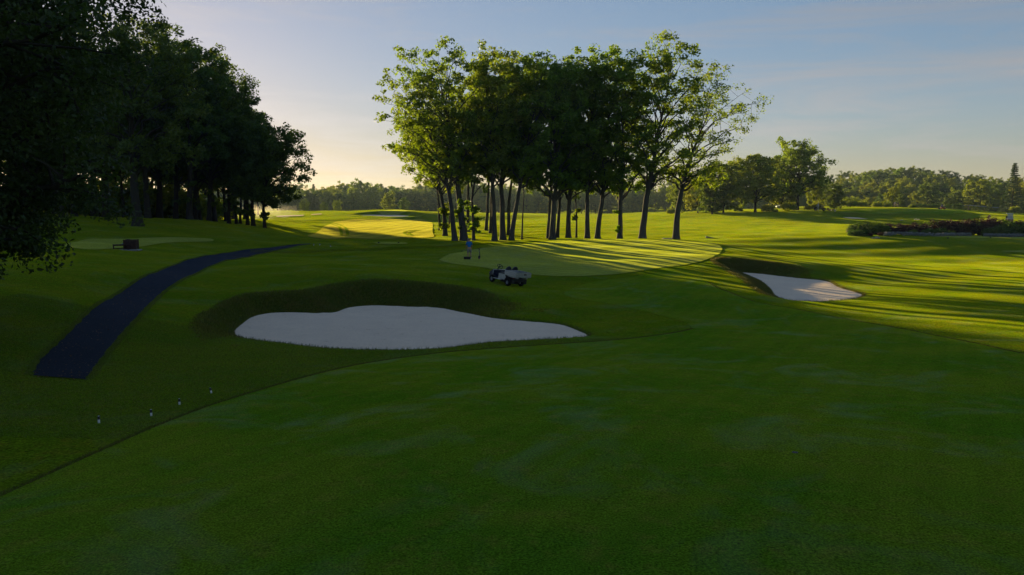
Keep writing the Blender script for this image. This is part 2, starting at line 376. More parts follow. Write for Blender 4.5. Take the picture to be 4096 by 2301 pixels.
# ------------------------------------------------------------------ the ground sheet
def axis(parts):
    a = []
    for lo, hi, st in parts: a.append(np.arange(lo, hi-1e-6, st))
    return np.concatenate(a+[[parts[-1][1]]])
gx = axis([(-1500,-300,120),(-300,-100,10),(-100,-40,1.5),(-40,-22,.6),(-22,34,.3),(34,60,.7),(60,120,2),(120,300,8),(300,1500,120)])
gy = axis([(-60,8,4),(8,28,.6),(28,72,.3),(72,100,.7),(100,260,1.3),(260,420,6),(420,900,40),(900,2400,150)])
GX, GY = np.meshgrid(gx, gy); GZ = H(GX, GY)
nx, ny = len(gx), len(gy)
i = (np.arange(ny-1)[:, None]*nx+np.arange(nx-1)[None]).ravel()
ground = link_mesh('ground', mesh_np('ground', np.stack([GX, GY, GZ], -1).reshape(-1, 3), np.stack([i, i+1, i+nx+1, i+nx], 1), True), g_rough)
tag(ground, 'rolling rough grass of the golf course', kind='structure')
# bunker faces wear longer browner grass: second material slot by position
ground.data.materials.append(g_face)
cxf = (GX[:-1, :-1]+GX[1:, 1:])/2; cyf = (GY[:-1, :-1]+GY[1:, 1:])/2
mi = np.zeros(cxf.shape, np.int32)
for b in BUNKERS[:2]:
    lo = b['P'].min(0)-6; hi = b['P'].max(0)+6; m = (cxf > lo[0]) & (cxf < hi[0]) & (cyf > lo[1]) & (cyf < hi[1])
    d = dist(b['P'], cxf[m], cyf[m]); zs = b['coef'][0]+b['coef'][1]*cxf[m]+b['coef'][2]*cyf[m]
    up = T0(cxf[m], cyf[m])-zs; edge = b['w']*1.02*side(b, cxf[m])+.25*np.sin(cxf[m]*2.1)*np.sin(cyf[m]*1.7+1)
    mi[m] |= ((d < edge) & (up > 0.35+.1*np.sin(cxf[m]*3))).astype(np.int32)
ground.data.polygons.foreach_set('material_index', mi.ravel())

def drape(name, P, mat, off, step, label, kind='structure', hf=None, inner=None):
    """a thin sheet with outline P laid on the ground"""
    P = np.asarray(P, float); lo = P.min(0); hi = P.max(0)
    xs, ys = np.meshgrid(np.arange(lo[0]+step/2, hi[0], step), np.arange(lo[1]+step/2, hi[1], step))
    xs = xs.ravel(); ys = ys.ravel(); ok = inside(P, xs, ys); xs, ys = xs[ok], ys[ok]; ok = dist(P, xs, ys) > step*.35; xs, ys = xs[ok], ys[ok]
    V = [Vector(p) for p in P]+[Vector(p) for p in zip(xs, ys)]; n = len(P)
    vo, eo, fo, *_ = geometry.delaunay_2d_cdt(V, [(k, (k+1) % n) for k in range(n)], [], 1, 1e-5)
    q = np.array([(v.x, v.y) for v in vo]); z = (hf or H)(q[:, 0], q[:, 1])+off
    me = bpy.data.meshes.new(name); me.from_pydata(np.c_[q, z].tolist(), [], [list(f) for f in fo])
    bm = bmesh.new(); bm.from_mesh(me); bmesh.ops.recalc_face_normals(bm, faces=bm.faces)
    if bm.faces and sum(f.normal.z for f in bm.faces) < 0: bmesh.ops.reverse_faces(bm, faces=bm.faces)
    bm.to_mesh(me); bm.free()
    me.polygons.foreach_set('use_smooth', [True]*len(me.polygons))
    return tag(link_mesh(name, me, mat), label, kind=kind)

near_edge = [(-700,2330),(-300,2135),(0,1990),(230,1885),(430,1795),(640,1702),(850,1622),(1050,1560),(1250,1503),(1500,1449),(1750,1414),(2000,1393),(2250,1376),(2500,1358),(2690,1334),(2775,1316)]
near_top = [(2740,1288),(2600,1252),(2420,1212),(2260,1180),(2330,1140),(2500,1112),(2700,1082),(2800,1092)]
near_right = [(2830,1128),(2900,1165),(3000,1203),(3150,1232),(3300,1262),(3500,1298),(3700,1335),(3900,1375),(4096,1418),(4500,1500)]
EDGE_L = catmull([hit(*p) for p in near_edge], 6, False); EDGE_R = catmull([hit(*p) for p in near_right], 6, False)
NEAR = np.concatenate([EDGE_L, catmull([hit(*p) for p in near_top], 6, False), EDGE_R, [[40, 14], [34, 2], [0, -6], [-22, -4]]])
drape('putting_green', NEAR, g_green, 0.012, .8, 'shaded putting green and apron in the foreground with one hole')
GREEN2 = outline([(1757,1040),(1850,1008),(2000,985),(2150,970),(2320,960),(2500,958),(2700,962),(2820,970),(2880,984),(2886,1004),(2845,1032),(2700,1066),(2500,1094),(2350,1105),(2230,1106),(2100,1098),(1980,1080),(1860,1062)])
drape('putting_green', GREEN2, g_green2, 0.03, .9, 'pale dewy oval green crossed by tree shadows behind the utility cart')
drape('putting_green', outline([(1510,845),(1560,841),(1620,842),(1660,846),(1600,848),(1540,848)]), g_green2, .08, 2, 'tiny sunlit green on top of the far mound')
drape('putting_green', outline([(3350,850),(3450,840),(3560,835),(3700,836),(3830,840),(3870,850),(3800,858),(3600,858),(3450,856)]), g_green, .08, 2, 'raised green on the right hill where the mower works')
drape('fairway', outline([(1235,948),(1280,922),(1320,898),(1345,888),(1400,880),(1500,877),(1620,877),(1700,882),(1728,892),(1730,925),(1728,950),(1600,955),(1430,955)]), g_fair, .05, 1.6, 'sunlit mown fairway strip with tyre tracks below the far mound')
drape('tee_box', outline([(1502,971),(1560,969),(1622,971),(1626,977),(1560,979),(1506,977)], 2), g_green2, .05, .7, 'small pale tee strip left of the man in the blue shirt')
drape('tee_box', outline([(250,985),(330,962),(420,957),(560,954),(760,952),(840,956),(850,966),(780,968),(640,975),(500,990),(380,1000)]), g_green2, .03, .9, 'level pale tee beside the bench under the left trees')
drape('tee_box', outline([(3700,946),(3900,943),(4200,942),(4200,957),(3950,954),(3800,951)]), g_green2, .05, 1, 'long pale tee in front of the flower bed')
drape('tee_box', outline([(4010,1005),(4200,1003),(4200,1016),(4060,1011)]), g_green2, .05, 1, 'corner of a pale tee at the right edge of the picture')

# sand
m, N, L, out = nodes_of('sand')
tcn = N.new('ShaderNodeTexCoord'); V_ = tcn.outputs['Object']
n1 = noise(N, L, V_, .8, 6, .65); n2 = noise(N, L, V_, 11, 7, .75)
mpn = N.new('ShaderNodeMapping'); mpn.inputs['Rotation'].default_value = (0, 0, .35); mpn.inputs['Scale'].default_value = (.5, 4, 1); L.new(V_, mpn.inputs[0])
n3 = noise(N, L, mpn.outputs[0], 6, 4, .6)
p = N.new('ShaderNodeBsdfPrincipled'); p.inputs['Roughness'].default_value = .95; p.inputs['Specular IOR Level'].default_value = .1
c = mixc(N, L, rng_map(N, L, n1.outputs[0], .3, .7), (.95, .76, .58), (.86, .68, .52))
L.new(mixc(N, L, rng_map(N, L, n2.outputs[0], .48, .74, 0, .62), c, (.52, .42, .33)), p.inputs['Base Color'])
fv = N.new('ShaderNodeTexVoronoi'); fv.inputs['Scale'].default_value = 1.5; fv.inputs['Randomness'].default_value = 1.0; L.new(V_, fv.inputs['Vector'])
fp_ = rng_map(N, L, fv.outputs['Distance'], .05, .17, -4.5, 0.0)
fm = N.new('ShaderNodeMath'); fm.operation = 'MULTIPLY'; L.new(fp_, fm.inputs[0]); L.new(rng_map(N, L, n1.outputs[0], .5, .56), fm.inputs[1])
fa = N.new('ShaderNodeMath'); fa.operation = 'ADD'; L.new(fm.outputs[0], fa.inputs[0])
ad = N.new('ShaderNodeMath'); ad.operation = 'ADD'; L.new(n2.outputs[0], ad.inputs[0]); L.new(n3.outputs[0], ad.inputs[1])
bp = N.new('ShaderNodeBump'); bp.inputs['Strength'].default_value = .7; bp.inputs['Distance'].default_value = .06; L.new(ad.outputs[0], fa.inputs[1]); L.new(fa.outputs[0], bp.inputs['Height'])
L.new(bp.outputs[0], p.inputs['Normal']); L.new(p.outputs[0], out.inputs[0]); M_sand = m
def inset(P, d):
    """push an outline outwards by d so that the sand tucks under the turf lip"""
    t = np.roll(P, -1, 0)-np.roll(P, 1, 0); n_ = np.stack([t[:, 1], -t[:, 0]], 1); n_ /= np.linalg.norm(n_, axis=1, keepdims=True)+1e-9
    area = .5*np.sum(P[:, 0]*np.roll(P[:, 1], -1)-np.roll(P[:, 0], -1)*P[:, 1])
    return P+n_*d*(1 if area > 0 else -1)
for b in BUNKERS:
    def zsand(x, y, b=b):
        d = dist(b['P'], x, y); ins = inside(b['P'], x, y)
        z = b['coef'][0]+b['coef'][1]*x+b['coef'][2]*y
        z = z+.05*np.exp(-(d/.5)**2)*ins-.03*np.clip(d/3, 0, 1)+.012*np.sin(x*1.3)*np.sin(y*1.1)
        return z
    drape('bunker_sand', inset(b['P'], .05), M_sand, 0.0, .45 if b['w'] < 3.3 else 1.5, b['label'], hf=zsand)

# cart path
m, N, L, out = nodes_of('path_gravel')
tcn = N.new('ShaderNodeTexCoord'); V_ = tcn.outputs['Object']
n1 = noise(N, L, V_, .5, 5); n2 = noise(N, L, V_, 45, 4, .7); vo_ = N.new('ShaderNodeTexVoronoi'); vo_.inputs['Scale'].default_value = 9; L.new(V_, vo_.inputs['Vector'])
p = N.new('ShaderNodeBsdfPrincipled'); p.inputs['Roughness'].default_value = .9; p.inputs['Specular IOR Level'].default_value = .12
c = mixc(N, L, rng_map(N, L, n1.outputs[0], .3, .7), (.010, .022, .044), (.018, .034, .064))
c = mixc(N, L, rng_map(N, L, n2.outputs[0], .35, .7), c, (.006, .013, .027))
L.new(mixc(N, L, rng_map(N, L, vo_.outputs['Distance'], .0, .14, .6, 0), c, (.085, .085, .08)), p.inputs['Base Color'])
bp = N.new('ShaderNodeBump'); bp.inputs['Strength'].default_value = .8; bp.inputs['Distance'].default_value = .05; L.new(n2.outputs[0], bp.inputs['Height']); L.new(bp.outputs[0], p.inputs['Normal'])
L.new(p.outputs[0], out.inputs[0]); M_path = m
pl = [(130,1503),(165,1440),(255,1355),(335,1275),(445,1195),(560,1120),(680,1068),(800,1030),(930,1010),(1050,994),(1150,982),(1238,975)]
pr = [(340,1520),(400,1440),(490,1330),(560,1255),(620,1195),(690,1140),(800,1085),(930,1040),(1030,1018),(1100,1003),(1180,986),(1245,977)]
PL = catmull([hit(*q) for q in pl], 6, False); PR = catmull([hit(*q) for q in pr], 6, False)
jag = lambda P, s: P+np.stack([.05*np.sin(np.arange(len(P))*2.7+s), .05*np.sin(np.arange(len(P))*1.9+s*2)], 1)
PATH = np.concatenate([jag(PL, 0), jag(PR, 1)[::-1]])
drape('path', PATH, M_path, .02, .6, 'dark gravel cart path curving up past the left trees')

# thin far sand strips, tyre tracks on the sunlit fairway
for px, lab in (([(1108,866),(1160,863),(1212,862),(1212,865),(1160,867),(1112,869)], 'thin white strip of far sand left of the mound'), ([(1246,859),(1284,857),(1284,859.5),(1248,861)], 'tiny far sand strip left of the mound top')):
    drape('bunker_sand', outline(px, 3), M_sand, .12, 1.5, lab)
def ribbon(px, w):
    C_ = catmull([hit(*q) for q in px], 6, False); t_ = np.gradient(C_, axis=0); t_ /= np.linalg.norm(t_, axis=1, keepdims=True); n_ = np.stack([-t_[:, 1], t_[:, 0]], 1)*w/2
    return np.concatenate([C_+n_, (C_-n_)[::-1]])
for px in ([(1310,893),(1340,902),(1362,918),(1366,944)], [(1330,893),(1362,902),(1386,920),(1390,944)], [(1662,922),(1632,926),(1618,934),(1632,942)], [(1680,922),(1652,927),(1636,935),(1650,944)]):
    drape('tyre_track', ribbon(px, .45), g_rough, .075, .8, 'faint curved tyre track pressed into the sunlit fairway')
for k_, px in enumerate(([(1000,1003),(1300,1000),(1600,990),(1900,976),(2050,968)], [(1000,1009),(1300,1006),(1600,996),(1900,980),(2050,971)])):
    drape('tyre_track', ribbon(px, .22), g_face, .035, .5, ('upper' if k_ == 0 else 'lower')+' thin wheel line in the grass behind the person in blue')
# ------------------------------------------------------------------ trees
L_oak = leaf('oak_leaves', (.130, .205, .034), (.090, .165, .036), (2.25, 1.95, .30), .58)
L_dark = leaf('dark_leaves', (.082, .138, .030), (.058, .114, .032), (2.1, 1.75, .4), .50)
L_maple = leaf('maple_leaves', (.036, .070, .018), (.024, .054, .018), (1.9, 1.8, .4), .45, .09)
L_lime = leaf('light_green_leaves', (.170, .235, .036), (.130, .205, .036), (2.0, 1.6, .3), .55)
L_far = leaf('far_wood_leaves', (.075, .130, .028), (.055, .105, .032), (1.9, 1.6, .35), .5)
L_con = leaf('conifer_needles', (.055, .095, .040), (.042, .082, .042), (1.6, 1.5, .5), .3)
B_oak = bark('oak_bark', (.085, .080, .080), (.040, .037, .038))
B_dark = bark('dark_bark', (.045, .040, .036), (.020, .018, .016))

def leaves_np(rng, C, rc, lpc, ls, up=.6, out=None, flat=.7, wide=.6):
    n = len(C)*lpc; ctr = np.repeat(C, lpc, 0)
    r = np.repeat(rc if np.ndim(rc) else np.full(len(C), rc), lpc)
    dirv = rng.normal(size=(n, 3)); dirv /= np.linalg.norm(dirv, axis=1, keepdims=True)
    rad = r*rng.uniform(.15, 1, n)**.5
    pos = ctr+dirv*rad[:, None]*np.array([1, 1, flat])
    nr = rng.normal(size=(n, 3))*.75+dirv*.5+np.array([0, 0, up]); nr /= np.linalg.norm(nr, axis=1, keepdims=True)
    t = np.cross(nr, rng.normal(size=(n, 3))); t /= np.linalg.norm(t, axis=1, keepdims=True); b = np.cross(nr, t)
    s = (ls*rng.uniform(.65, 1.35, n))[:, None]
    V = np.stack([pos-t*s*.5, pos+b*s*wide*.5+nr*s*.08-t*s*.06, pos+t*s*.5, pos-b*s*wide*.5+nr*s*.08-t*s*.06], 1).reshape(-1, 3)
    F = np.arange(n*4).reshape(-1, 4)
    return V, F

def tree_mesh(seed, H_, hb, R, tr, shift=(0, 0), nl=22, nsub=5, lpc=55, ls=.26, rc=.8, top=.86, forks=0, droop=0.0, skirt=0, flat=.7, squash=1.0, lo=.0, lowcut=0.0):
    """returns (wood mesh, leaf mesh): tapering trunk, limbs, branches and tufts of leaves at their ends"""
    rng = np.random.default_rng(seed); VV = []; FF = []; nb = 0
    def put(P, r, n):
        nonlocal nb
        v, f = tube_np(np.asarray(P), np.asarray(r), n); VV.append(v); FF.append(f+nb); nb += len(v)
    tt = np.array([0, .012, .03, .07, .14, .24, .36, .5, .64, .78, .9, 1.0]); zt = H_*top*tt
    wob = np.cumsum(rng.normal(size=(len(tt), 2))*.012*H_, 0)*np.clip(tt*3, 0, 1)[:, None]*.45; wob -= wob[0]
    px_ = shift[0]*tt**1.5+wob[:, 0]; py_ = shift[1]*tt**1.5+wob[:, 1]
    TP = np.stack([px_, py_, zt-.25*(tt == 0)], 1)
    rr = tr*np.where(tt < .1, 1.0+.55*np.exp(-tt*60), 1.0)*(1-.93*np.clip((tt-.05)/.95, 0, 1)**.85)
    put(TP, rr, 9)
    tpos = lambda z: np.array([np.interp(z, zt, TP[:, 0]), np.interp(z, zt, TP[:, 1]), z])
    trad = lambda z: np.interp(z, zt, rr)
    prof = lambda s: R*np.sqrt(np.clip(1-((s-.45)/.60)**2, .03, 1))
    C = []; RC = []
    for k in range(nl):
        s = (k+.5)/nl; s = s+rng.uniform(-.5, .5)/nl
        az = k*2.39996+rng.uniform(-.5, .5)
        z0 = min(max(hb*.82, hb-.12*H_+s*(H_-hb)*.78), H_*top*.97); ze = hb+(s*.98+.03)*(H_-hb)
        r = prof(s)*rng.uniform(.72, 1.12)*(1-lowcut*(1-min(1, s/.28)))
        if rng.uniform() < .12: r *= 1.2
        ctr = tpos(min(ze, H_*top)); p0 = tpos(z0)
        p2 = np.array([ctr[0]+math.cos(az)*r, ctr[1]+math.sin(az)*r*squash, ze-droop*r*.5*(1-s)])
        p1 = p0*.5+p2*.5+np.array([-math.cos(az)*r*.12, -math.sin(az)*r*.12, (ze-z0)*.10+r*.14])+rng.normal(size=3)*.05*r
        t = np.linspace(0, 1, 7)[:, None]; Pm = (1-t)**2*p0+2*t*(1-t)*p1+t*t*p2
        Pm[1:-1] += rng.normal(size=(5, 3))*.03*r
        r0 = min(trad(z0)*.62, .05+.028*r); put(Pm, r0*(1-.82*t[:, 0]), 5)
        C.append(p2); RC.append(rc*rng.uniform(.8, 1.15))
        L_ = np.linalg.norm(p2-p0)
        for j in range(nsub):
            tj = .34+.62*(j+rng.uniform(.1, .9))/nsub; i0 = tj*6; a = int(min(i0, 5)); q0 = Pm[a]*(1-(i0-a))+Pm[a+1]*(i0-a)
            d = rng.normal(size=3)*np.array([1, 1, .6]); d /= np.linalg.norm(d)
            ol = (p2-p0)/L_; d = d*.95+ol*.45+np.array([0, 0, .28-droop*.6]); d /= np.linalg.norm(d)
            ln = np.clip(L_*rng.uniform(.22, .45), .7, 2.6*R/5)
            q2 = q0+d*ln; q1 = (q0+q2)/2+rng.normal(size=3)*.08*ln+np.array([0, 0, .06*ln])
            put(np.stack([q0, q1, q2]), np.array([r0*.34, r0*.22, .012]), 3)
            C.append(q2); RC.append(rc*rng.uniform(.65, 1.1))
            if ln > .9: C.append((q1+q2)/2+rng.normal(size=3)*.25); RC.append(rc*rng.uniform(.5, .9))
    for k in range(skirt):      # twigs sprouting from the trunk
        z0 = rng.uniform(lo, hb*.62); p0 = tpos(z0); az = rng.uniform(0, 6.28); ln = rng.uniform(.3, 1.0)
        p1 = p0+np.array([math.cos(az)*ln, math.sin(az)*ln, rng.uniform(-.2, .5)*ln]); put(np.stack([p0, (p0+p1)/2+[0, 0, .1], p1]), np.array([.04, .025, .01]), 3)
        C.append(p1); RC.append(rc*rng.uniform(.3, .55))
        C.append((p0+p1)/2); RC.append(rc*rng.uniform(.3, .5))
    C = np.array(C); RC = np.array(RC)
    wood = mesh_np('trunk', np.concatenate(VV), np.concatenate(FF), True)
    LV, LF = leaves_np(rng, C, RC, lpc, ls, flat=flat)
    return wood, mesh_np('crown', LV, LF)

def place_tree(name, meshes, loc, lmat, bmat, rz=0.0, s=1.0, label=None, cat='tree', group=None, sz=None):
    t = empty(name, loc, rz); t.scale = (s, s, sz or s)
    for nm, me, mt in (('trunk', meshes[0], bmat), ('crown', meshes[1], lmat)):
        link_mesh(nm, me, mt, t)
    return tag(t, label, cat, group)
def base(px, Y, py=900):
    u = (px-2048)/FPX; d = ray(px, py); x = d[0]/d[1]*Y
    return np.array([x, Y, h1(x, Y)-.05])
def top_z(py, Y): d = ray(2048, py); return CAMZ+d[2]/d[1]*Y

# --- the clump of tall oaks behind the oval green: px, Y, top py, crown shift x, radius, crown base, trunk radius, label
G_oak = 'tall oaks in the clump behind the oval green'
CL = [
 (1759,124,480,-2.6,4.6,8.6,.22,11,'slim shaded oak at the far left back of the clump, beside the sunlit fairway'),
 (1780,110,430,-2.0,4.8,6.8,.32,12,'oak with flared trunk base standing alone at the left end of the clump'),
 (1795,132,600,0,3.0,8.0,.14,13,'thin distant trunk between the two leftmost oaks of the clump'),
 (1819,95,300,-4.6,5.4,7.2,.33,14,'oak leaning left with long bare-ended branches reaching over the fairway'),
 (1855,96,186,-2.6,5.3,7.8,.46,15,'stoutest oak of the clump directly behind the man, its trunk leafy'),
 (1870,120,340,0,4.5,9.0,.28,16,'oak half hidden behind the stout trunk above the man'),
 (1894,97,430,1.8,3.4,6.5,.20,17,'slender oak leaning right just right of the stout trunk'),
 (1945,122,330,0,4.4,9.5,.25,18,'back-row oak seen between the slender leaning oak and the next front trunk'),
 (1963,115,300,0,4.4,9.2,.26,19,'back-row oak close left of the straight grey front trunk'),
 (1978,96,213,-.4,4.9,7.8,.31,20,'straight grey oak in the front row above the cart steering wheel'),
 (2012,97,226,.8,4.8,7.8,.37,21,'thick dark oak, left one of the crossing pair in the clump'),
 (2035,110,265,.5,4.4,9.0,.25,22,'back-row oak between the crossing pair'),
 (2046,96,238,3.4,4.6,7.6,.31,23,'oak leaning strongly right, right one of the crossing pair'),
 (2088,101,560,0,2.4,7.2,.12,24,'thin young oak standing alone in the gap of the clump'),
 (2192,101,285,-.4,4.2,7.6,.20,25,'slim dark trunk touching the left side of the thick mid trunk'),
 (2210,97,262,0,4.8,7.8,.38,26,'thick oak at the middle of the clump with bark catching light'),
 (2229,103,300,1,4.0,7,.24,27,'slim oak close right of the thick mid trunk'),
 (2274,100,268,.4,4.4,7.4,.32,28,'dark oak third right of the gap in the clump'),
 (2306,101,540,0,2.4,6.5,.13,29,'thin sapling trunk with leafy side shoots in the right half of the clump'),
 (2350,98,213,.2,4.3,8,.31,30,'oak whose narrow top stands up alone above the middle of the clump'),
 (2391,99,252,.8,4.4,7.6,.33,31,'dark oak leaning slightly right next to the narrow-topped oak'),
 (2480,98,202,.4,5.0,7.8,.32,32,'oak with shoots low on its trunk, third front trunk from the clump right end'),
 (2571,97,172,3.2,5.9,8.2,.42,33,'tallest oak of the clump with one low side fork, second trunk from its right end'),
]
for (px, Y, tp, sx, R, hb, tr, sd, lab) in CL:
    if sd >= 25 and sd != 29: hb = hb-1.2-.5*(sd % 3)
    b = base(px, Y); Hh = top_z(tp, Y)-b[2]
    ms = tree_mesh(sd, Hh, hb, R*1.0, tr, (sx, (sd % 5-2)*.5), nl=28 if R > 4 else 14, nsub=6, lpc=26 if sd < 18 else 36, ls=.34, rc=.74 if sd < 18 else .8, skirt=16 if sd in (12, 15, 17) else (3 if sd in (29, 32) else 0), lo=hb*.15)
    place_tree('oak_tree', ms, b, L_oak, B_oak, 0, 1, lab, 'tree', G_oak)
# the forked thin-leaved tree at the clump's right end
b = base(2706, 97); Hh = top_z(290, 97)-b[2]
ms = tree_mesh(40, Hh, 7.2, 6.0, .42, (4.0, 0), nl=26, nsub=6, lpc=30, ls=.26, rc=.85, top=.80, droop=.5)
place_tree('oak_tree', ms, b, L_oak, B_oak, 0, 1, 'sparse open tree with curved trunk at the right end of the clump', 'tree', G_oak)

# --- the wood on the left
G_left = 'tall trees along the edge of the left wood'
LW = [
 (551,90,112,0,6.6,7.0,.55,51,'thick pale trunk of the nearest tall tree in the left wood'),
 (593,104,130,0,6.0,7.0,.42,52,'dark trunk close right of the thick pale one in the left wood'),
 (705,118,150,0,6.0,6.5,.38,53,'dark tree in the middle of the left wood, left of the second pale trunk'),
 (760,108,172,.5,6.2,8,.42,54,'second pale straight trunk in the left wood, with sunlit leaves above'),
 (783,122,190,0,5.5,6.5,.36,55,'tree just right behind the second pale trunk'),
 (837,116,215,.8,5.8,7,.34,56,'tall tree with sunlit low leaves right of the second pale trunk'),
 (916,122,300,.5,4.8,6.5,.28,57,'tree at the stepped-down right shoulder of the left wood'),
 (947,124,400,.4,4.2,6,.24,58,'slim tree right of the shoulder of the left wood'),
 (962,128,455,0,4.0,5,.2,59,'slimmest trunk among the right-hand trees of the left wood'),
 (991,120,478,0,3.8,5,.26,60,'dark trunk third from the right end of the left wood'),
 (1013,117,500,.5,4.4,4.6,.30,61,'thick dark trunk second from the right end of the left wood'),
 (1059,115,528,2.0,4.9,3.6,.24,62,'last tree of the left wood, low branches hanging over the sunlit slope'),
]
proto_left = []
for (px, Y, tp, sx, R, hb, tr, sd, lab) in LW:
    b = base(px, Y); Hh = top_z(tp, Y)-b[2]
    ms = tree_mesh(sd, Hh, hb, R*1.02, tr, (sx, 0), nl=26, nsub=6, lpc=50, ls=.36, rc=.95, skirt=4, lo=hb*.3)
    place_tree('broadleaf_tree', ms, b, L_dark, B_dark, 0, 1, lab, 'tree', G_left); proto_left.append((ms, Hh))
rr = np.random.default_rng(99)
G_back = 'trees deeper inside the left wood'
back = [(640,128),(690,140),(800,136),(860,134),(905,140),(560,122),(500,112),(430,104),(470,130),(610,150),(730,158),(820,160),(880,165),(540,165),(380,120),(300,105),(220,118),(340,140),(250,95),(150,104),(60,96),(-60,108),(-180,95),(-320,106),(-450,92),(120,140),(-50,140),(-250,140),(450,165),(650,185),(780,190),(940,185),(560,205),(860,210),(700,215),(985,160),(930,160)]
for k, (px, Y) in enumerate(back):
    ms, hh = proto_left[k % 7]; b = base(px, Y); cap = np.interp(px, [500, 620, 730, 800, 880, 940, 990], [100, 110, 150, 185, 225, 310, 470])
    hmax = top_z(cap+15, Y)-b[2]; hgt = min(hmax, rr.uniform(20, 24.5)); s = hgt/hh
    place_tree('broadleaf_tree', ms, b, L_dark, B_dark, rr.uniform(0, 6.28), s, 'dark tree inside the left wood behind its front trunks', 'tree', G_back)

# high-crowned trees standing deeper behind the right end of the left wood
for k, (px, Y, tp) in enumerate(((985, 202, 585), (1034, 200, 600), (945, 196, 560), (1010, 222, 600))):
    b = base(px, Y); hh_ = top_z(tp, Y)-b[2]; ms = tree_mesh(80+k, hh_, hh_*.57, 4.8, .22, (0, 0), nl=22, nsub=5, lpc=60, ls=.38, rc=1.0)
    place_tree('broadleaf_tree', ms, b, L_dark, B_dark, k, 1, 'high-crowned tree in the sun haze behind the right end of the left wood', 'tree', 'trees behind the right end of the left wood')

UB = None
# --- the big dark maple that fills the left edge: trunk just outside the picture
b = base(-265, 26.0, 1300); 
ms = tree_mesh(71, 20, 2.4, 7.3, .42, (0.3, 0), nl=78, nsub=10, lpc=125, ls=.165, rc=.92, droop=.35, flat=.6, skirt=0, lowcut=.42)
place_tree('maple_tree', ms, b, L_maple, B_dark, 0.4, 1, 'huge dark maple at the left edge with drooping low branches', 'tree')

# --- middle distance trees and bushes on the right
def far_meshes(sd, **k):
    a = dict(H_=16, hb=2.6, R=6.3, tr=.30, nl=22, nsub=5, lpc=48, ls=.52, rc=1.2); a.update(k)
    H_, hb, R, tr = a.pop('H_'), a.pop('hb'), a.pop('R'), a.pop('tr')
    return tree_mesh(sd, H_, hb, R, tr, (0, 0), **a)
def conifer_mesh(sd, H_=15, R=3.0, n=26):
    rng = np.random.default_rng(sd); VV, FF, nb = [], [], 0
    v, f = tube_np(np.array([[0, 0, -.2], [0, 0, H_*.5], [0, 0, H_]]), np.array([.22, .13, .02]), 6); VV.append(v); FF.append(f); nb = len(v)
    C = []; 
    for k in range(n):
        t = k/(n-1); z = H_*(.10+.88*t); r = R*(1-t)**.8+.15
        for j in range(6):
            a = rng.uniform(0, 6.28); rr_ = r*rng.uniform(.75, 1.1); e = np.array([math.cos(a)*rr_, math.sin(a)*rr_, z-.22*rr_+.1*rr_*rng.uniform()])
            p0 = np.array([0, 0, z]); v, f = tube_np(np.stack([p0, (p0+e)/2+[0, 0, .05], e]), np.array([.04, .03, .01]), 3); VV.append(v); FF.append(f+nb); nb += len(v)
            for q in (.45, .75, 1.0): C.append(p0+(e-p0)*q)
    LV, LF = leaves_np(rng, np.array(C), np.full(len(C), .42), 12, .5, up=.3, flat=.35, wide=.35)
    return mesh_np('trunk', np.concatenate(VV), np.concatenate(FF), True), mesh_np('crown', LV, LF)
def bush_mesh(sd, w, h, ls=.16, n=70, lpc=45, rcf=.16, spiky=False):
    """stems fanning out of the ground and leaf tufts over a low dome"""
    rng = np.random.default_rng(sd); VV, FF, nb = [], [], 0; C = []
    for k in range(n):
        a = k*2.39996; e = rng.uniform(.05, 1)**.6; el = math.acos(1-e) if e < 1 else 1.57
        q = np.array([math.cos(a)*math.sin(el)*w/2, math.sin(a)*math.sin(el)*w/2, h*(.22+.70*math.cos(el))])*rng.uniform(.72, 1.05)
        C.append(q)
        if k % 2 == 0:
            v, f = tube_np(np.stack([np.array([q[0]*.12, q[1]*.12, -.05]), q*.55+[0, 0, .08*h], q]), np.array([.02, .014, .006]), 3); VV.append(v); FF.append(f+nb); nb += len(v)
    C = np.array(C)
    LV, LF = leaves_np(rng, C, np.full(len(C), rcf*(w+h)/2*1.1), lpc, ls, up=.5, flat=.85, wide=.12 if spiky else .6)
    return mesh_np('stems', np.concatenate(VV), np.concatenate(FF), True), mesh_np('foliage', LV, LF)
def place_bush(name, ms, loc, lmat, label, cat='shrub', group=None, rz=0, s=1.0):
    t = empty(name, loc, rz); t.scale = (s, s, s)
    link_mesh('stems', ms[0], B_dark, t); link_mesh('foliage', ms[1], lmat, t)
    return tag(t, label, cat, group)
def put_px(px, Y): x = (px-2048)/FPX*Y; return (x, Y, h1(x, Y)-.06)

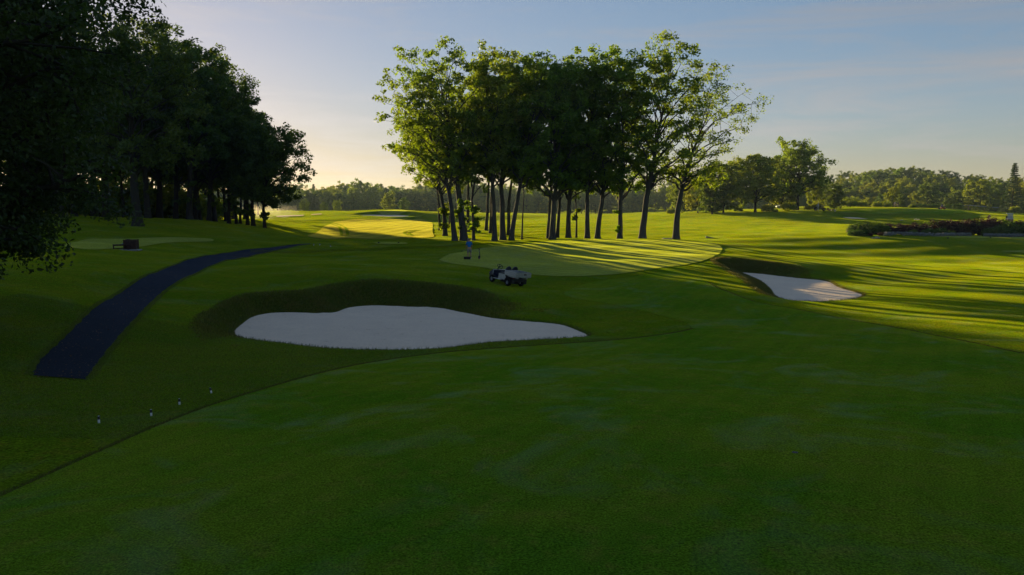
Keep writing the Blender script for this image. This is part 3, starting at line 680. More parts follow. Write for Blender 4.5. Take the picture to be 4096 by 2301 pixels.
FAR = [far_meshes(200+k) for k in range(5)]
FARB = [far_meshes(210+k, hb=1.0, R=5.6, nl=24) for k in range(3)]
CON = [conifer_mesh(220), conifer_mesh(221, 14, 3.6)]
G_mid = 'trees on the right hill beyond the oval green'
MID = [ # px, Y, top py, proto, kind, material, label
 (3183,200,578,far_meshes(230, H_=17, hb=4.0, R=7.3, nl=30, nsub=6, lpc=40, ls=.5, tr=.45),17,L_oak,'largest spreading tree on the right hill with dark double trunk'),
 (3017,192,628,far_meshes(231, H_=14.5, hb=3.0, R=6.0, nl=26, nsub=6, lpc=40, ls=.5, tr=.35),14.5,L_lime,'leaning many-stemmed light green tree left of the largest right-hill tree'),
 (2890,198,648,FAR[0],16,L_lime,'light green tree with dark forked trunk at the left of the right-hill group'),
 (2788,205,690,FARB[0],16,L_lime,'low-branched light green tree just right of the oak clump'),
 (2960,208,650,FAR[1],16,L_lime,'light green tree behind the leaning many-stemmed one'),
 (3085,212,640,FAR[2],16,L_oak,'tree filling the gap left of the largest right-hill tree'),
 (3330,205,742,FARB[1],16,L_dark,'dense dark rounded tree right of the small utility vehicle'),
 (2725,216,705,FARB[2],16,L_lime,'light green tree showing between the two rightmost trunks of the clump'),
 (2845,196,668,FARB[1],16,L_lime,'rounded sunlit tree left of the dark forked trunk'),
 (3120,206,655,FARB[0],16,L_oak,'rounded tree tucked against the left side of the largest right-hill tree'),
 (3255,214,705,FARB[2],16,L_oak,'lower tree against the right side of the largest right-hill tree'),
 (2745,212,762,CON[0],15,L_con,'small dark spruce behind the sparse oak at the clump end'),
 (2835,214,800,CON[1],14,L_con,'short spruce below the low-branched light green tree'),
 (3565,262,748,FARB[2],16,L_lime,'bright yellow-green tree behind the two people on the green'),
 (3598,256,782,FARB[1],16,L_dark,'dark dense tree right behind the two people on the green'),
 (4038,262,652,CON[0],15,L_con,'tall pointed conifer near the right edge'),
 (4000,250,792,CON[1],14,L_con,'short dark spruce left of the tall pointed conifer'),
 (3950,252,790,CON[0],15,L_con,'dark spruce nearest to the pink figure behind the shrubs'),
 (4075,246,800,CON[1],14,L_con,'dark spruce at the right edge beyond the golf cart'),
]
for (px, Y, tp, ms, ph, mt, lab) in MID:
    b = put_px(px, Y); s = (top_z(tp, Y)-b[2])/ph
    place_tree('spruce_tree' if mt is L_con else 'broadleaf_tree', ms, b, mt, B_dark, (px % 7)*.9, s, lab, 'tree', G_mid)
BUSH = [bush_mesh(300+k, 3.0, 2.6, .34, 60, 26, .2) for k in range(3)]
for (px, Y, tp, k, mt, lab) in [
 (3065,192,812,0,L_lime,'low yellow-green bush left of the small sunlit sapling on the hill'),(3095,190,832,1,L_lime,'small sunlit sapling bush at the foot of the hill trees'),
 (3150,197,800,2,L_lime,'rounded light green bush left of the double trunk'),(3225,202,818,0,L_lime,'pale bush right behind the white post'),
 (3262,206,800,1,L_lime,'pale tall bush behind the small utility vehicle'),(2950,205,822,2,L_dark,'dark bush under the light green trees on the hill'),
 (2680,210,830,0,L_dark,'dark bush beyond the sparse oak'),(2850,206,830,1,L_lime,'light bush under the low-branched tree'),
 (3390,232,782,1,L_dark,'dark rounded bush left of the low dark bushes behind the raised green'),(3440,232,798,2,L_dark,'low dark bush, second from the left behind the raised green'),
 (3500,235,802,0,L_dark,'low dark bush left of the two people'),(3535,236,800,1,L_dark,'low dark bush nearest left of the two people'),
 (3640,262,815,2,L_lime,'small bright bush at the left end of the clipped hedge'),(4050,240,820,0,L_lime,'small light cone-shaped bush by the golf cart')]:
    b = put_px(px, Y); s = (top_z(tp, Y)-b[2])/2.6
    place_bush('bush', BUSH[k], b, mt, lab, 'bush', 'bushes on the right hill', px % 5, s)
# clipped hedge
hb_ = empty('hedge', put_px(3743, 256)); rng = np.random.default_rng(5)
C = np.stack([rng.uniform(-8, 8, 420), rng.uniform(-.6, .6, 420), rng.uniform(.15, 1.35, 420)], 1)
LV, LF = leaves_np(rng, C, np.full(420, .3), 26, .22, up=.4)
link_mesh('foliage', mesh_np('foliage', LV, LF), L_dark, hb_)
mb = MB()
for k in range(24): mb.tube([(-7.8+k*.68, 0, -.4), (-7.75+k*.68, .05, .5), (-7.8+k*.68, 0, 1.2)], [.03, .025, .01], 4)
mb.build('stems', B_dark, hb_); tag(hb_, 'long low clipped hedge behind the mower on the raised green', 'hedge')

# --- dark undergrowth inside the left wood
G_ug = 'dark undergrowth bushes inside the left wood'
for k, (px, Y) in enumerate(((300,128),(345,135),(390,126),(430,138),(468,128),(505,140),(545,132),(585,142),(622,134),(660,146),(698,138),(735,148),(770,140),(808,150),(845,144),(880,152),(250,122),(200,130),(150,120))):
    b = put_px(px, Y); place_bush('bush', BUSH[k % 3], b, L_dark, 'dark low bush in the shade between the trunks of the left wood', 'bush', G_ug, k, (2.0 if px < 800 else 1.3)+.2*(k % 3))
# --- far woods
rr = np.random.default_rng(17)
G_cw = 'trees of the hazy far wood in the middle'; lab_cw = 'hazy grey-green tree in the far wood behind the fairway and clump'
def capy(px): return np.interp(px, [600, 1180, 1250, 1330, 1450, 1520, 1650, 1750, 2000, 2300, 2600, 2800, 2950], [750, 748, 738, 750, 722, 745, 742, 728, 745, 742, 735, 722, 712])
k = 0
for row, Y0 in enumerate((430, 462, 500)):
    for px in np.arange(560+row*17, 2960, 48):
        Y = Y0+rr.uniform(-9, 9); p_ = px+rr.uniform(-14, 14); b = put_px(p_, Y); hgt = top_z(capy(p_)+rr.uniform(0, 26)-4+(14 if row == 0 else 0), Y)-b[2]
        con = rr.uniform() < .14; ms, ph = (CON[k % 2], 15-(k % 2)) if con else ((FARB+FAR)[k % 8], 16)
        place_tree('spruce_tree' if con else 'broadleaf_tree', ms, b, L_con if con else L_far, B_dark, rr.uniform(0, 6.28), hgt/ph, lab_cw, 'tree', G_cw, None); k += 1
for px, tp, lab in ((1222, 800, 'rounded small tree left of the far mound in front of the hazy wood'), (1352, 803, 'dark rounded small tree standing between the far mound and the wood'), (1560, 772, 'big dark dome-shaped tree behind the far mound'), (1300, 812, 'low pale tree between the two rounded trees by the far mound'), (1618, 795, 'small sunlit tree right beside the dome-shaped one behind the far mound')):
    Y = 300; b = put_px(px, Y); place_tree('broadleaf_tree', FARB[px % 3], b, L_dark if px in (1352, 1560) else L_far, B_dark, px, (top_z(tp, Y)-b[2])/16, lab, 'tree', 'small trees beyond the far mound')
G_rw = 'trees of the far wood on the right ridge'; lab_rw = 'green tree in the dense far wood on the right ridge'
def capr(px): return np.interp(px, [2700, 3000, 3310, 3400, 3500, 3700, 3850, 4000, 4300], [735, 720, 698, 682, 664, 668, 690, 705, 690])
for row, (Y0, dy) in enumerate(((372, 66), (400, 44), (430, 24), (465, 8), (500, 0))):
    for px in np.arange(3010+row*19, 4250, 56):
        Y = Y0+rr.uniform(-10, 10); p_ = px+rr.uniform(-18, 18); b = put_px(p_, Y); hgt = top_z(capr(p_)+dy+rr.uniform(-2, 22), Y)-b[2]
        if hgt < 3: continue
        ms = (FAR+FARB)[k % 8]
        place_tree('broadleaf_tree', ms, b, (L_far, L_far, L_oak, L_far, L_lime)[k % 5], B_dark, rr.uniform(0, 6.28), hgt/16, lab_rw, 'tree', G_rw); k += 1
G_fr = 'small bright trees beyond the raised green'; lab_fr = 'small bright green tree in the row below the right ridge'
for px, tp in ((3300,790),(3420,792),(3470,790),(3520,785),(3660,775),(3700,742),(3745,775),(3790,790),(3830,760),(3868,735),(3905,722),(3945,740),(3985,735),(4095,700),(4140,720)):
    Y = 300+(px*7 % 30); b = put_px(px, Y); hgt = top_z(tp, Y)-b[2]
    place_tree('broadleaf_tree', FARB[px % 3], b, L_lime if px % 3 else L_oak, B_dark, px*.7, hgt/16, lab_fr, 'tree', G_fr)

# --- the flower bed on the right
L_red = leaf('dark_red_leaves', (.038, .011, .017), (.018, .014, .014), (1.6, .9, .6), .3)
L_grass = leaf('ornamental_grass', (.055, .105, .022), (.045, .090, .024), (1.7, 1.6, .5), .4)
L_silver = leaf('silver_leaves', (.30, .32, .34), (.22, .25, .27), (1.2, 1.2, 1.1), .3)
L_rflow = leaf('red_flowers', (.22, .02, .05), (.16, .02, .06), (1.2, .8, .8), .3)
SH = [bush_mesh(320+k, 2.6, 2.0, .15, 90, 44, .15) for k in range(4)]
GR = [bush_mesh(330+k, 2.6, 1.1, .42, 80, 40, .13, True) for k in range(2)]
bed = [(3505,104.0,876,SH[0],2.0,L_dark,'dark green shrub at the left end of the flower bed'),
 (3575,105.0,886,SH[1],2.0,L_red,'leftmost dark red shrub of the flower bed'),(3625,106.0,884,SH[2],2.0,L_red,'second dark red shrub from the left in the flower bed'),
 (3680,106.0,882,SH[3],2.0,L_red,'reddest shrub of the flower bed, below the white flowers'),(3722,108.0,874,SH[0],2.0,L_dark,'dark green shrub left of the taller red ones in the flower bed'),
 (3763,107.0,868,SH[1],2.0,L_red,'red shrub in the middle of the flower bed with green top behind'),(3800,109.0,864,SH[2],2.0,L_dark,'tall dark green shrub behind the middle red shrubs'),
 (3840,107.0,866,SH[3],2.0,L_red,'wide red shrub right of the bed middle'),(3880,108.0,868,SH[0],2.0,L_dark,'dark green shrub below the pink figure'),
 (3920,107.0,862,SH[1],2.0,L_red,'red shrub with the highest top, right part of the bed'),(3965,109.0,858,SH[2],2.0,L_dark,'tall green shrub left of the golf cart'),
 (4010,108.0,862,SH[3],2.0,L_dark,'green shrub in front of the golf cart'),(4050,106.0,868,SH[0],2.0,L_red,'red shrub right of the golf cart'),
 (4088,106.0,872,SH[1],2.0,L_red,'red shrub at the right edge of the picture'),(4135,107.0,868,SH[2],2.0,L_dark,'dark shrub at the right end of the flower bed, cut by the frame'),
 (3476,101,925,SH[2],2.0,L_dark,'low dark round shrub right of the grass mound'),(3522,101,926,SH[3],2.0,L_red,'low blackish round shrub beside the stone'),
 (3430,101.5,916,GR[0],1.1,L_grass,'broad mound of long grass at the left tip of the flower bed'),(3738,103,908,GR[1],1.1,L_grass,'bright green mound of arching grass in the middle of the bed'),
 (3991,103,903,GR[0],1.1,L_grass,'wide green grass mound near the right end of the bed'),(3558,102,926,GR[1],1.1,L_grass,'small green grass tuft behind the stone'),
 (3460,106.0,884,GR[0],1.1,leaf('dry_grass', (.18,.14,.09), (.12,.10,.06), (1.5,1.3,.8), .4),'wispy dry grass clump at the bed left end')]
for (px, Y, tp, ms, ph, mt, lab) in bed:
    b = put_px(px, Y); s = (top_z(tp, Y)-b[2])/ph
    nm = 'ornamental_grass' if ms in GR else 'shrub'
    place_bush(nm, ms, b, mt, lab, 'grass clump' if ms in GR else 'shrub', 'plants of the flower bed', px % 6, s)
for px, Y, lab in ((3652,103.4,'low red-flowered plant left of the bright grass mound'),(3847,103.4,'pinkish red low flowers right of the bright grass mound'),(3800,103.4,'small red flowers beside the bright grass mound'),(4045,103.4,'low red flowers near the right end of the bed'),(3610,104,'low reddish plant behind the silver edging')):
    place_bush('flowering_plant', SH[px % 4], put_px(px, Y), L_rflow if px != 3610 else L_red, lab, 'flowers', 'plants of the flower bed', px % 6, .45)
rng = np.random.default_rng(31)
def edging(x0, x1, Y, n, lab):
    px = rng.uniform(x0, x1, n); yy = Y+rng.uniform(-.5, .5, n)-(px-3700)/400*.3; x = (px-2048)/FPX*yy
    C = np.stack([x, yy, H(x, yy)+rng.uniform(.1, .42, n)], 1); LV, LF = leaves_np(rng, C, np.full(n, .16), 16, .14, up=.8, wide=.35)
    tag(link_mesh('edging_plants', mesh_np('edging_plants', LV, LF), L_silver), lab, 'plants', kind='stuff')
edging(3535, 3885, 100.3, 420, 'silvery white edging plants along the left part of the flower bed')
edging(3935, 4180, 101.0, 300, 'silvery white edging plants along the right part of the flower bed')
M_blue = leaf('blue_petals', (.03, .16, .42), (.03, .12, .36), (1, 1, 1), .3); M_whitep = leaf('white_petals', (.7, .72, .75), (.6, .62, .66), (1, 1, 1), .3)
for px, py, mt, n, lab in ((3607, 881, M_blue, 1, 'small bright blue flower cluster above the left red shrubs'), (3662, 877, M_whitep, 1, 'white flowers peeping over the dark red shrubs, left one'), (3673, 878, M_whitep, 1, 'white flowers peeping over the dark red shrubs, right one')):
    Y = 107.6; q = at(px, py, Y); t = empty('flower_cluster', (q[0], Y, h1(q[0], Y)))
    hz_ = q[2]-h1(q[0], Y); mb = MB(); mb.tube([(0, 0, -.05), (.04, 0, hz_*.6), (0, 0, hz_)], [.02, .015, .01], 5); mb.build('stem', B_dark, t)
    LV, LF = leaves_np(rng, np.array([[0, 0, hz_], [.12, 0, hz_+.02], [-.12, .05, hz_-.03]]), np.full(3, .08), 40, .05); link_mesh('petals', mesh_np('petals', LV, LF), mt, t)
    tag(t, lab, 'flowers', 'flower heads over the bed')
# ------------------------------------------------------------------ object materials
M_alu = plain('worn_aluminium', (.40, .42, .45), .42, .55, .10, 9, .002)
M_alud = plain('aluminium_frame', (.46, .48, .51), .35, .7, .08, 9)
M_black = plain('black_plastic', (.016, .017, .020), .5, 0, .2, 12)
M_vinyl = plain('black_vinyl', (.020, .020, .026), .35, 0, .15, 8, .002, .5)
M_navy = plain('navy_panel', (.020, .026, .060), .3, 0, .15, 5, 0, .5)
M_tyre = plain('tyre_rubber', (.014, .014, .015), .85, 0, .2, 25, .003, .2)
M_rim = plain('grey_rim', (.30, .31, .34), .4, .5, .12, 14)
M_steel = plain('steel', (.35, .36, .38), .35, .8, .1, 14)
M_red = plain('red_paint', (.30, .025, .020), .4, 0, .15, 6)
M_white = plain('white_paint', (.72, .73, .74), .5, 0, .08, 8)
M_cream = plain('cream_paint', (.44, .41, .36), .45, 0, .08, 8)
M_yellow = plain('yellow_plastic', (.58, .40, .04), .4, 0, .1, 6)
M_wood = plain('weathered_wood', (.070, .038, .032), .75, 0, .25, 10, .004, .2)
M_wood2 = plain('pale_worn_wood', (.16, .11, .09), .7, 0, .25, 10, .004, .2)
M_conc = plain('concrete', (.30, .30, .29), .9, 0, .12, 7, .006, .2)
M_stone = plain('pale_stone', (.38, .35, .32), .9, 0, .2, 3, .02, .2)
M_skin = plain('skin', (.42, .24, .17), .55, 0, .08, 12)
M_bluesh = plain('blue_shirt_cloth', (.020, .165, .480), .8, 0, .10, 9, .004, .1)
M_khaki = plain('khaki_cloth', (.26, .25, .23), .85, 0, .10, 9, .004, .1)
M_hat = plain('speckled_hat_cloth', (.40, .39, .36), .9, 0, .3, 30, .002, .1, (.12, .13, .12))
M_shoe = plain('white_shoe', (.60, .60, .60), .6, 0, .1, 10)
M_dcloth = plain('dark_cloth', (.03, .03, .05), .85, 0, .15, 9)
M_pink = plain('pink_cloth', (.50, .24, .22), .85, 0, .1, 9)
M_hair = plain('grey_hair', (.12, .10, .09), .8, 0, .2, 20)
m, N, L, out = nodes_of('windscreen')
p = N.new('ShaderNodeBsdfPrincipled'); p.inputs['Base Color'].default_value = (.55, .60, .65, 1); p.inputs['Roughness'].default_value = .08; p.inputs['Transmission Weight'].default_value = .6
L.new(p.outputs[0], out.inputs[0]); M_glass = m

def wheel(parent, c, r, w, rimr, name='wheel', n=22):
    """tyre with rounded shoulders and grooves, dished rim with spokes; axis along local y"""
    wv = bpy.data.objects.new(name, None); COL.objects.link(wv); wv.parent = parent; wv.location = c; wv.empty_display_size = .1
    mb = MB(); h = w/2
    mb.lathe([(rimr, -h*.8), (r*.86, -h), (r*.96, -h*.8), (r, -h*.5), (r, -h*.2), (r*.965, -h*.15), (r*.965, h*.15), (r, h*.2), (r, h*.5), (r*.96, h*.8), (r*.86, h), (rimr, h*.8)], axis='y', n=n); mb.build('tyre', M_tyre, wv)
    mb = MB(); mb.lathe([(rimr, -h*.8), (rimr*.93, -h*.65), (rimr*.75, -h*.45), (rimr*.35, -h*.4), (rimr*.3, -h*.7), (.004, -h*.72)], axis='y', n=n)
    mb.lathe([(rimr, h*.8), (rimr*.93, h*.65), (rimr*.75, h*.45), (rimr*.35, h*.4), (rimr*.3, h*.7), (.004, h*.72)], axis='y', n=n)
    for k in range(5):
        a = k*1.2566; mb.box((math.cos(a)*rimr*.58, -h*.5, math.sin(a)*rimr*.58), (rimr*.5, h*.16, rimr*.16), Matrix.Rotation(-a, 3, 'Y'))
        mb.box((math.cos(a)*rimr*.58, h*.5, math.sin(a)*rimr*.58), (rimr*.5, h*.16, rimr*.16), Matrix.Rotation(-a, 3, 'Y'))
    mb.build('rim', M_rim, wv); return wv

# ------------------------------------------------------------------ utility cart (local +x is its front, +y its left side)
def utility_cart():
    t = empty('utility_cart')
    # chassis and running boards
    mb = MB(); mb.box((.15, 0, .30), (2.2, .62, .10), bev=.02); mb.box((-.72, 0, .42), (.9, .8, .22), bev=.04); mb.box((-.72, 0, .26), (.5, .34, .22), bev=.04)
    mb.tube([(-.72, -.5, .23), (-.72, .5, .23)], .045, 8); mb.tube([(1.02, -.45, .22), (1.02, .45, .22)], .03, 8); mb.box((.15, 0, .22), (.5, .7, .14), bev=.03)
    mb.build('chassis', M_black, t)
    for sy in (-1, 1):
        b_ = MB(); b_.box((.42, sy*.55, .315), (.82, .14, .05), bev=.01); b_.build('running_board', M_alud, t)
    # floor and dash cowl
    mb = MB(); mb.box((.55, 0, .345), (.95, 1.02, .03), bev=.008); mb.build('floor', M_black, t)
    mb = MB(); mb.prism([(.98, .34), (1.16, .36), (1.38, .40), (1.46, .52), (1.42, .64), (1.22, .78), (1.02, .84), (.96, .80)], -.53, .53); cw = mb.build('front_cowl', M_navy, t)
    bv = cw.modifiers.new('bevel', 'BEVEL'); bv.width = .035; bv.segments = 2
    mb = MB(); mb.box((1.0, 0, .845), (.16, 1.0, .03), bev=.01); mb.build('dashboard', M_alud, t)
    mb = MB(); mb.tube([(.985, .545, .36), (.985, .545, .60), (1.0, .545, .83)], .018, 6); mb.tube([(.985, -.545, .36), (.985, -.545, .60), (1.0, -.545, .83)], .018, 6); mb.build('cowl_trim', M_alud, t)
    # front bumper: bent tube
    mb = MB(); mb.tube([(1.3, -.42, .36), (1.52, -.44, .40), (1.56, -.42, .62), (1.56, 0, .66), (1.56, .42, .62), (1.52, .44, .40), (1.3, .42, .36)], .022, 6); mb.build('brush_guard', M_black, t)
    for sy in (-1, 1):
        b_ = MB(); b_.lathe([(.001, .03), (.05, .03), (.065, 0), (.065, -.05)], (1.44, sy*.36, .60), 'x', 12); b_.build('headlight', M_alud, t)
    # front mudguards
    for sy in (-1, 1):
        b_ = MB(); P_ = []
        for a in np.linspace(-.1, 2.3, 8): P_.append((1.02+math.cos(a)*.29, .22+math.sin(a)*.29))
        P_ += [(x*.93+1.02*.07, z*.93+.22*.07) for x, z in P_[::-1]]; b_.prism(P_, sy*.42, sy*.60) if sy > 0 else b_.prism(P_, -.60, -.42); b_.build('front_mudguard', M_black, t)
    # steering column, wheel
    mb = MB(); mb.tube([(1.02, .24, .80), (.84, .24, .98), (.72, .24, 1.08)], [.032, .028, .024], 8); mb.tube([(.90, .24, .72), (.87, .24, .95)], .014, 6); mb.build('steering_column', M_black, t)
    sw = MB(); c0 = np.array([.70, .24, 1.10]); ax = np.array([-.62, 0, .78]); e1 = np.array([0, 1, 0]); e2 = np.cross(ax, e1)
    ring = [c0+.19*(math.cos(a)*e1+math.sin(a)*e2) for a in np.linspace(0, 2*math.pi, 25)]
    sw.tube(ring, .023, 6, cap=False)
    swo = sw.build('steering_wheel', M_black, t)
    s2 = MB()
    for a in (.3, 2.85, 4.71): s2.tube([c0, c0+.18*(math.cos(a)*e1+math.sin(a)*e2)], .014, 5)
    s2.lathe([(.001, .03), (.05, .028), (.06, 0), (.05, -.03), (.001, -.03)], (0, 0, 0), 'z', 12)
    nv = np.array(s2.v); k0 = 3*2*5
    for q in range(k0, len(nv)): p_ = nv[q]; nv[q] = c0+p_[0]*e1+p_[1]*e2+p_[2]*ax
    s2.v = [tuple(v) for v in nv]; s2.build('hub', M_black, swo)
    # seat box with metal side panels, cushion, two rounded backrests
    mb = MB(); mb.box((.02, 0, .52), (.62, 1.02, .36), bev=.02); mb.build('seat_box', M_black, t)
    for sy in (-1, 1):
        b_ = MB(); b_.prism([(.36, .34), (.36, .70), (-.24, .70), (-.40, .60), (-.46, .46), (-.40, .34)], *sorted((sy*.525, sy*.545))); sp = b_.build('side_panel', M_alu, t)
        for z in (.44, .56): r_ = MB(); r_.box((-.03, sy*.55, z), (.70, .008, .012)); r_.build('panel_rib', M_alud, sp)
    mb = MB(); mb.box((.05, 0, .745), (.52, .98, .10), bev=.035); cu = mb.build('seat_cushion', M_vinyl, t)
    for y in (.26, -.26):
        b_ = MB(); P_ = [(math.cos(a)*.23, .93+math.sin(a)*.30*(1 if math.sin(a) > 0 else .15)) for a in np.linspace(0, 2*math.pi, 20, endpoint=False)]
        n = len(P_); vs = []
        for x, k in ((-.30, .9), (-.27, 1), (-.20, 1), (-.16, .9)): vs += [(x-(z-.9)*.25, y+yy*k, .93+(z-.93)*k) for yy, z in P_]
        fs = [(i*n+j, i*n+(j+1) % n, (i+1)*n+(j+1) % n, (i+1)*n+j) for i in range(3) for j in range(n)]+[tuple(range(n-1, -1, -1)), tuple(range(3*n, 4*n))]
        b_.add(vs, fs); b_.build('backrest', M_vinyl, t)
    mb = MB(); mb.tube([(-.25, .50, .68), (-.28, .50, .92), (-.12, .50, .94), (.10, .50, .90)], .014, 6); mb.build('hip_rail', M_black, t)
    mb = MB(); mb.tube([(-.25, -.50, .68), (-.28, -.50, .92), (-.12, -.50, .94), (.10, -.50, .90)], .014, 6); mb.build('hip_rail', M_black, t)
    # cargo bed with ribbed side walls
    x0, x1, zb, zt = -1.56, -.34, .68, .97
    mb = MB(); mb.box(((x0+x1)/2, 0, zb), (x1-x0, 1.16, .03)); 
    for y in (-.36, .36): mb.box(((x0+x1)/2, y, zb-.06), (x1-x0-.1, .06, .085))
    mb.build('bed_floor', M_alu, t)
    def wall_(name, cx, cy, lx, ly, nr=3):
        w_ = MB(); w_.box((cx, cy, (zb+zt)/2+.012), (lx, ly, zt-zb-.005)); wo_ = w_.build(name, M_alu, t)
        for k in range(nr):
            r_ = MB(); z = zb+.055+k*(zt-zb-.06)/(nr-1)*.94+.01
            ox, oy = ((0, math.copysign(ly/2+.008, cy)) if lx > ly else (math.copysign(lx/2+.008, cx+.95), 0))
            r_.box((cx+ox, cy+oy, z), (lx-.03 if lx > ly else .016, ly-.03 if ly > lx else .016, .055), bev=.006); r_.build('rib', M_alud, wo_)
        return wo_
    wall_('bed_side', (x0+x1)/2, .59, x1-x0, .025); wall_('bed_side', (x0+x1)/2, -.59, x1-x0, .025)
    wall_('bed_front', x1-.0, 0, .025, 1.13); tg = wall_('tailgate', x0, 0, .025, 1.20)
    for y in (-.605, .605):
        b_ = MB(); b_.box((x0+.005, y, (zb+zt)/2), (.05, .03, zt-zb+.01), bev=.006); b_.build('corner_post', M_alud, t)
    pl_ = MB(); pl_.box((x0-.034, -.12, .86), (.012, .20, .075), bev=.003); bd = pl_.build('badge', M_black, tg)
    pl_ = MB(); pl_.box((x0-.0425, -.12, .87), (.004, .15, .02)); pl_.build('badge_stripe', M_red, bd)
    # rear mudguards and tail
    for sy in (-1, 1):
        b_ = MB(); P_ = []
        for a in np.linspace(-.2, 3.3, 10): P_.append((-.72+math.cos(a)*.33, .24+math.sin(a)*.33))
        P_ += [((x+.72)*.92-.72, (z-.24)*.92+.24) for x, z in P_[::-1]]; b_.prism(P_, *sorted((sy*.38, sy*.62))); b_.build('rear_mudguard', M_black, t)
        b_ = MB(); b_.box((-1.18, sy*.5, .36), (.02, .22, .32), bev=.005); b_.build('mud_flap', M_black, t)
        b_ = MB(); b_.box((-1.20, sy*.46, .57), (.03, .10, .05), bev=.006); b_.build('tail_light', M_red, t)
    mb = MB(); mb.box((-1.10, 0, .40), (.10, .74, .16), bev=.02); mb.tube([(-1.1, .1, .33), (-1.25, .1, .30)], .025, 6); mb.build('rear_bumper', M_black, t)
    mb = MB(); mb.box((-1.26, 0, .27), (.18, .05, .03)); mb.lathe([(.001, .05), (.022, .04), (.022, .0), (.001, 0)], (-1.32, 0, .285), 'z', 8); mb.build('tow_hitch', M_steel, t)
    for x, w_ in ((1.02, .17), (-.72, .22)):
        for sy in (-1, 1): wheel(t, (x, sy*(.53 if x > 0 else .52), .24), .235, w_, .12)
    return t
cart = utility_cart()
A = at(2031, 1143, 51.0); xr = A[0]+.02
hd = Vector((-.60, .80, 0)).normalized(); fl = Vector((-.80, -.60, 0))
cc = Vector((A[0], A[1], 0))-fl*.52+hd*.72       # cart origin on the ground
def gz(v): return h1(v.x, v.y)
wl_ = [cc+hd*1.02+fl*.53, cc+hd*1.02-fl*.53, cc-hd*.72+fl*.52, cc-hd*.72-fl*.52]; zz = [gz(w) for w in wl_]
F_ = Vector((hd.x*1.74, hd.y*1.74, (zz[0]+zz[1]-zz[2]-zz[3])/2)).normalized(); Lf = Vector((fl.x*1.05, fl.y*1.05, (zz[0]+zz[2]-zz[1]-zz[3])/2)).normalized()
U_ = F_.cross(Lf).normalized(); Lf = U_.cross(F_)
cart.matrix_world = Matrix(((F_.x, Lf.x, U_.x, cc.x), (F_.y, Lf.y, U_.y, cc.y), (F_.z, Lf.z, U_.z, sum(zz)/4+.0), (0, 0, 0, 1)))
tag(cart, 'small utility cart with aluminium cargo bed parked on the slope above the bunker', 'utility cart')

# ------------------------------------------------------------------ people
def skin(name, J, E, root, mat, parent, lev=2):
    names = list(J); me = bpy.data.meshes.new(name); me.from_pydata([J[k][:3] for k in names], [(names.index(a), names.index(b)) for a, b in E], [])
    o = bpy.data.objects.new(name, me); COL.objects.link(o)
    md = o.modifiers.new('skin', 'SKIN'); md.use_smooth_shade = True
    for k, n in enumerate(names):
        r = J[n][3:]; sv = me.skin_vertices[0].data[k]; sv.radius = (r[0], r[-1]); sv.use_root = n == root
    sb = o.modifiers.new('sub', 'SUBSURF'); sb.levels = lev; sb.render_levels = lev
    dg = bpy.context.evaluated_depsgraph_get(); me2 = bpy.data.meshes.new_from_object(o.evaluated_get(dg)); me2.name = name
    bpy.data.objects.remove(o); me2.materials.clear(); me2.polygons.foreach_set('use_smooth', [True]*len(me2.polygons))
    return link_mesh(name, me2, mat, parent)

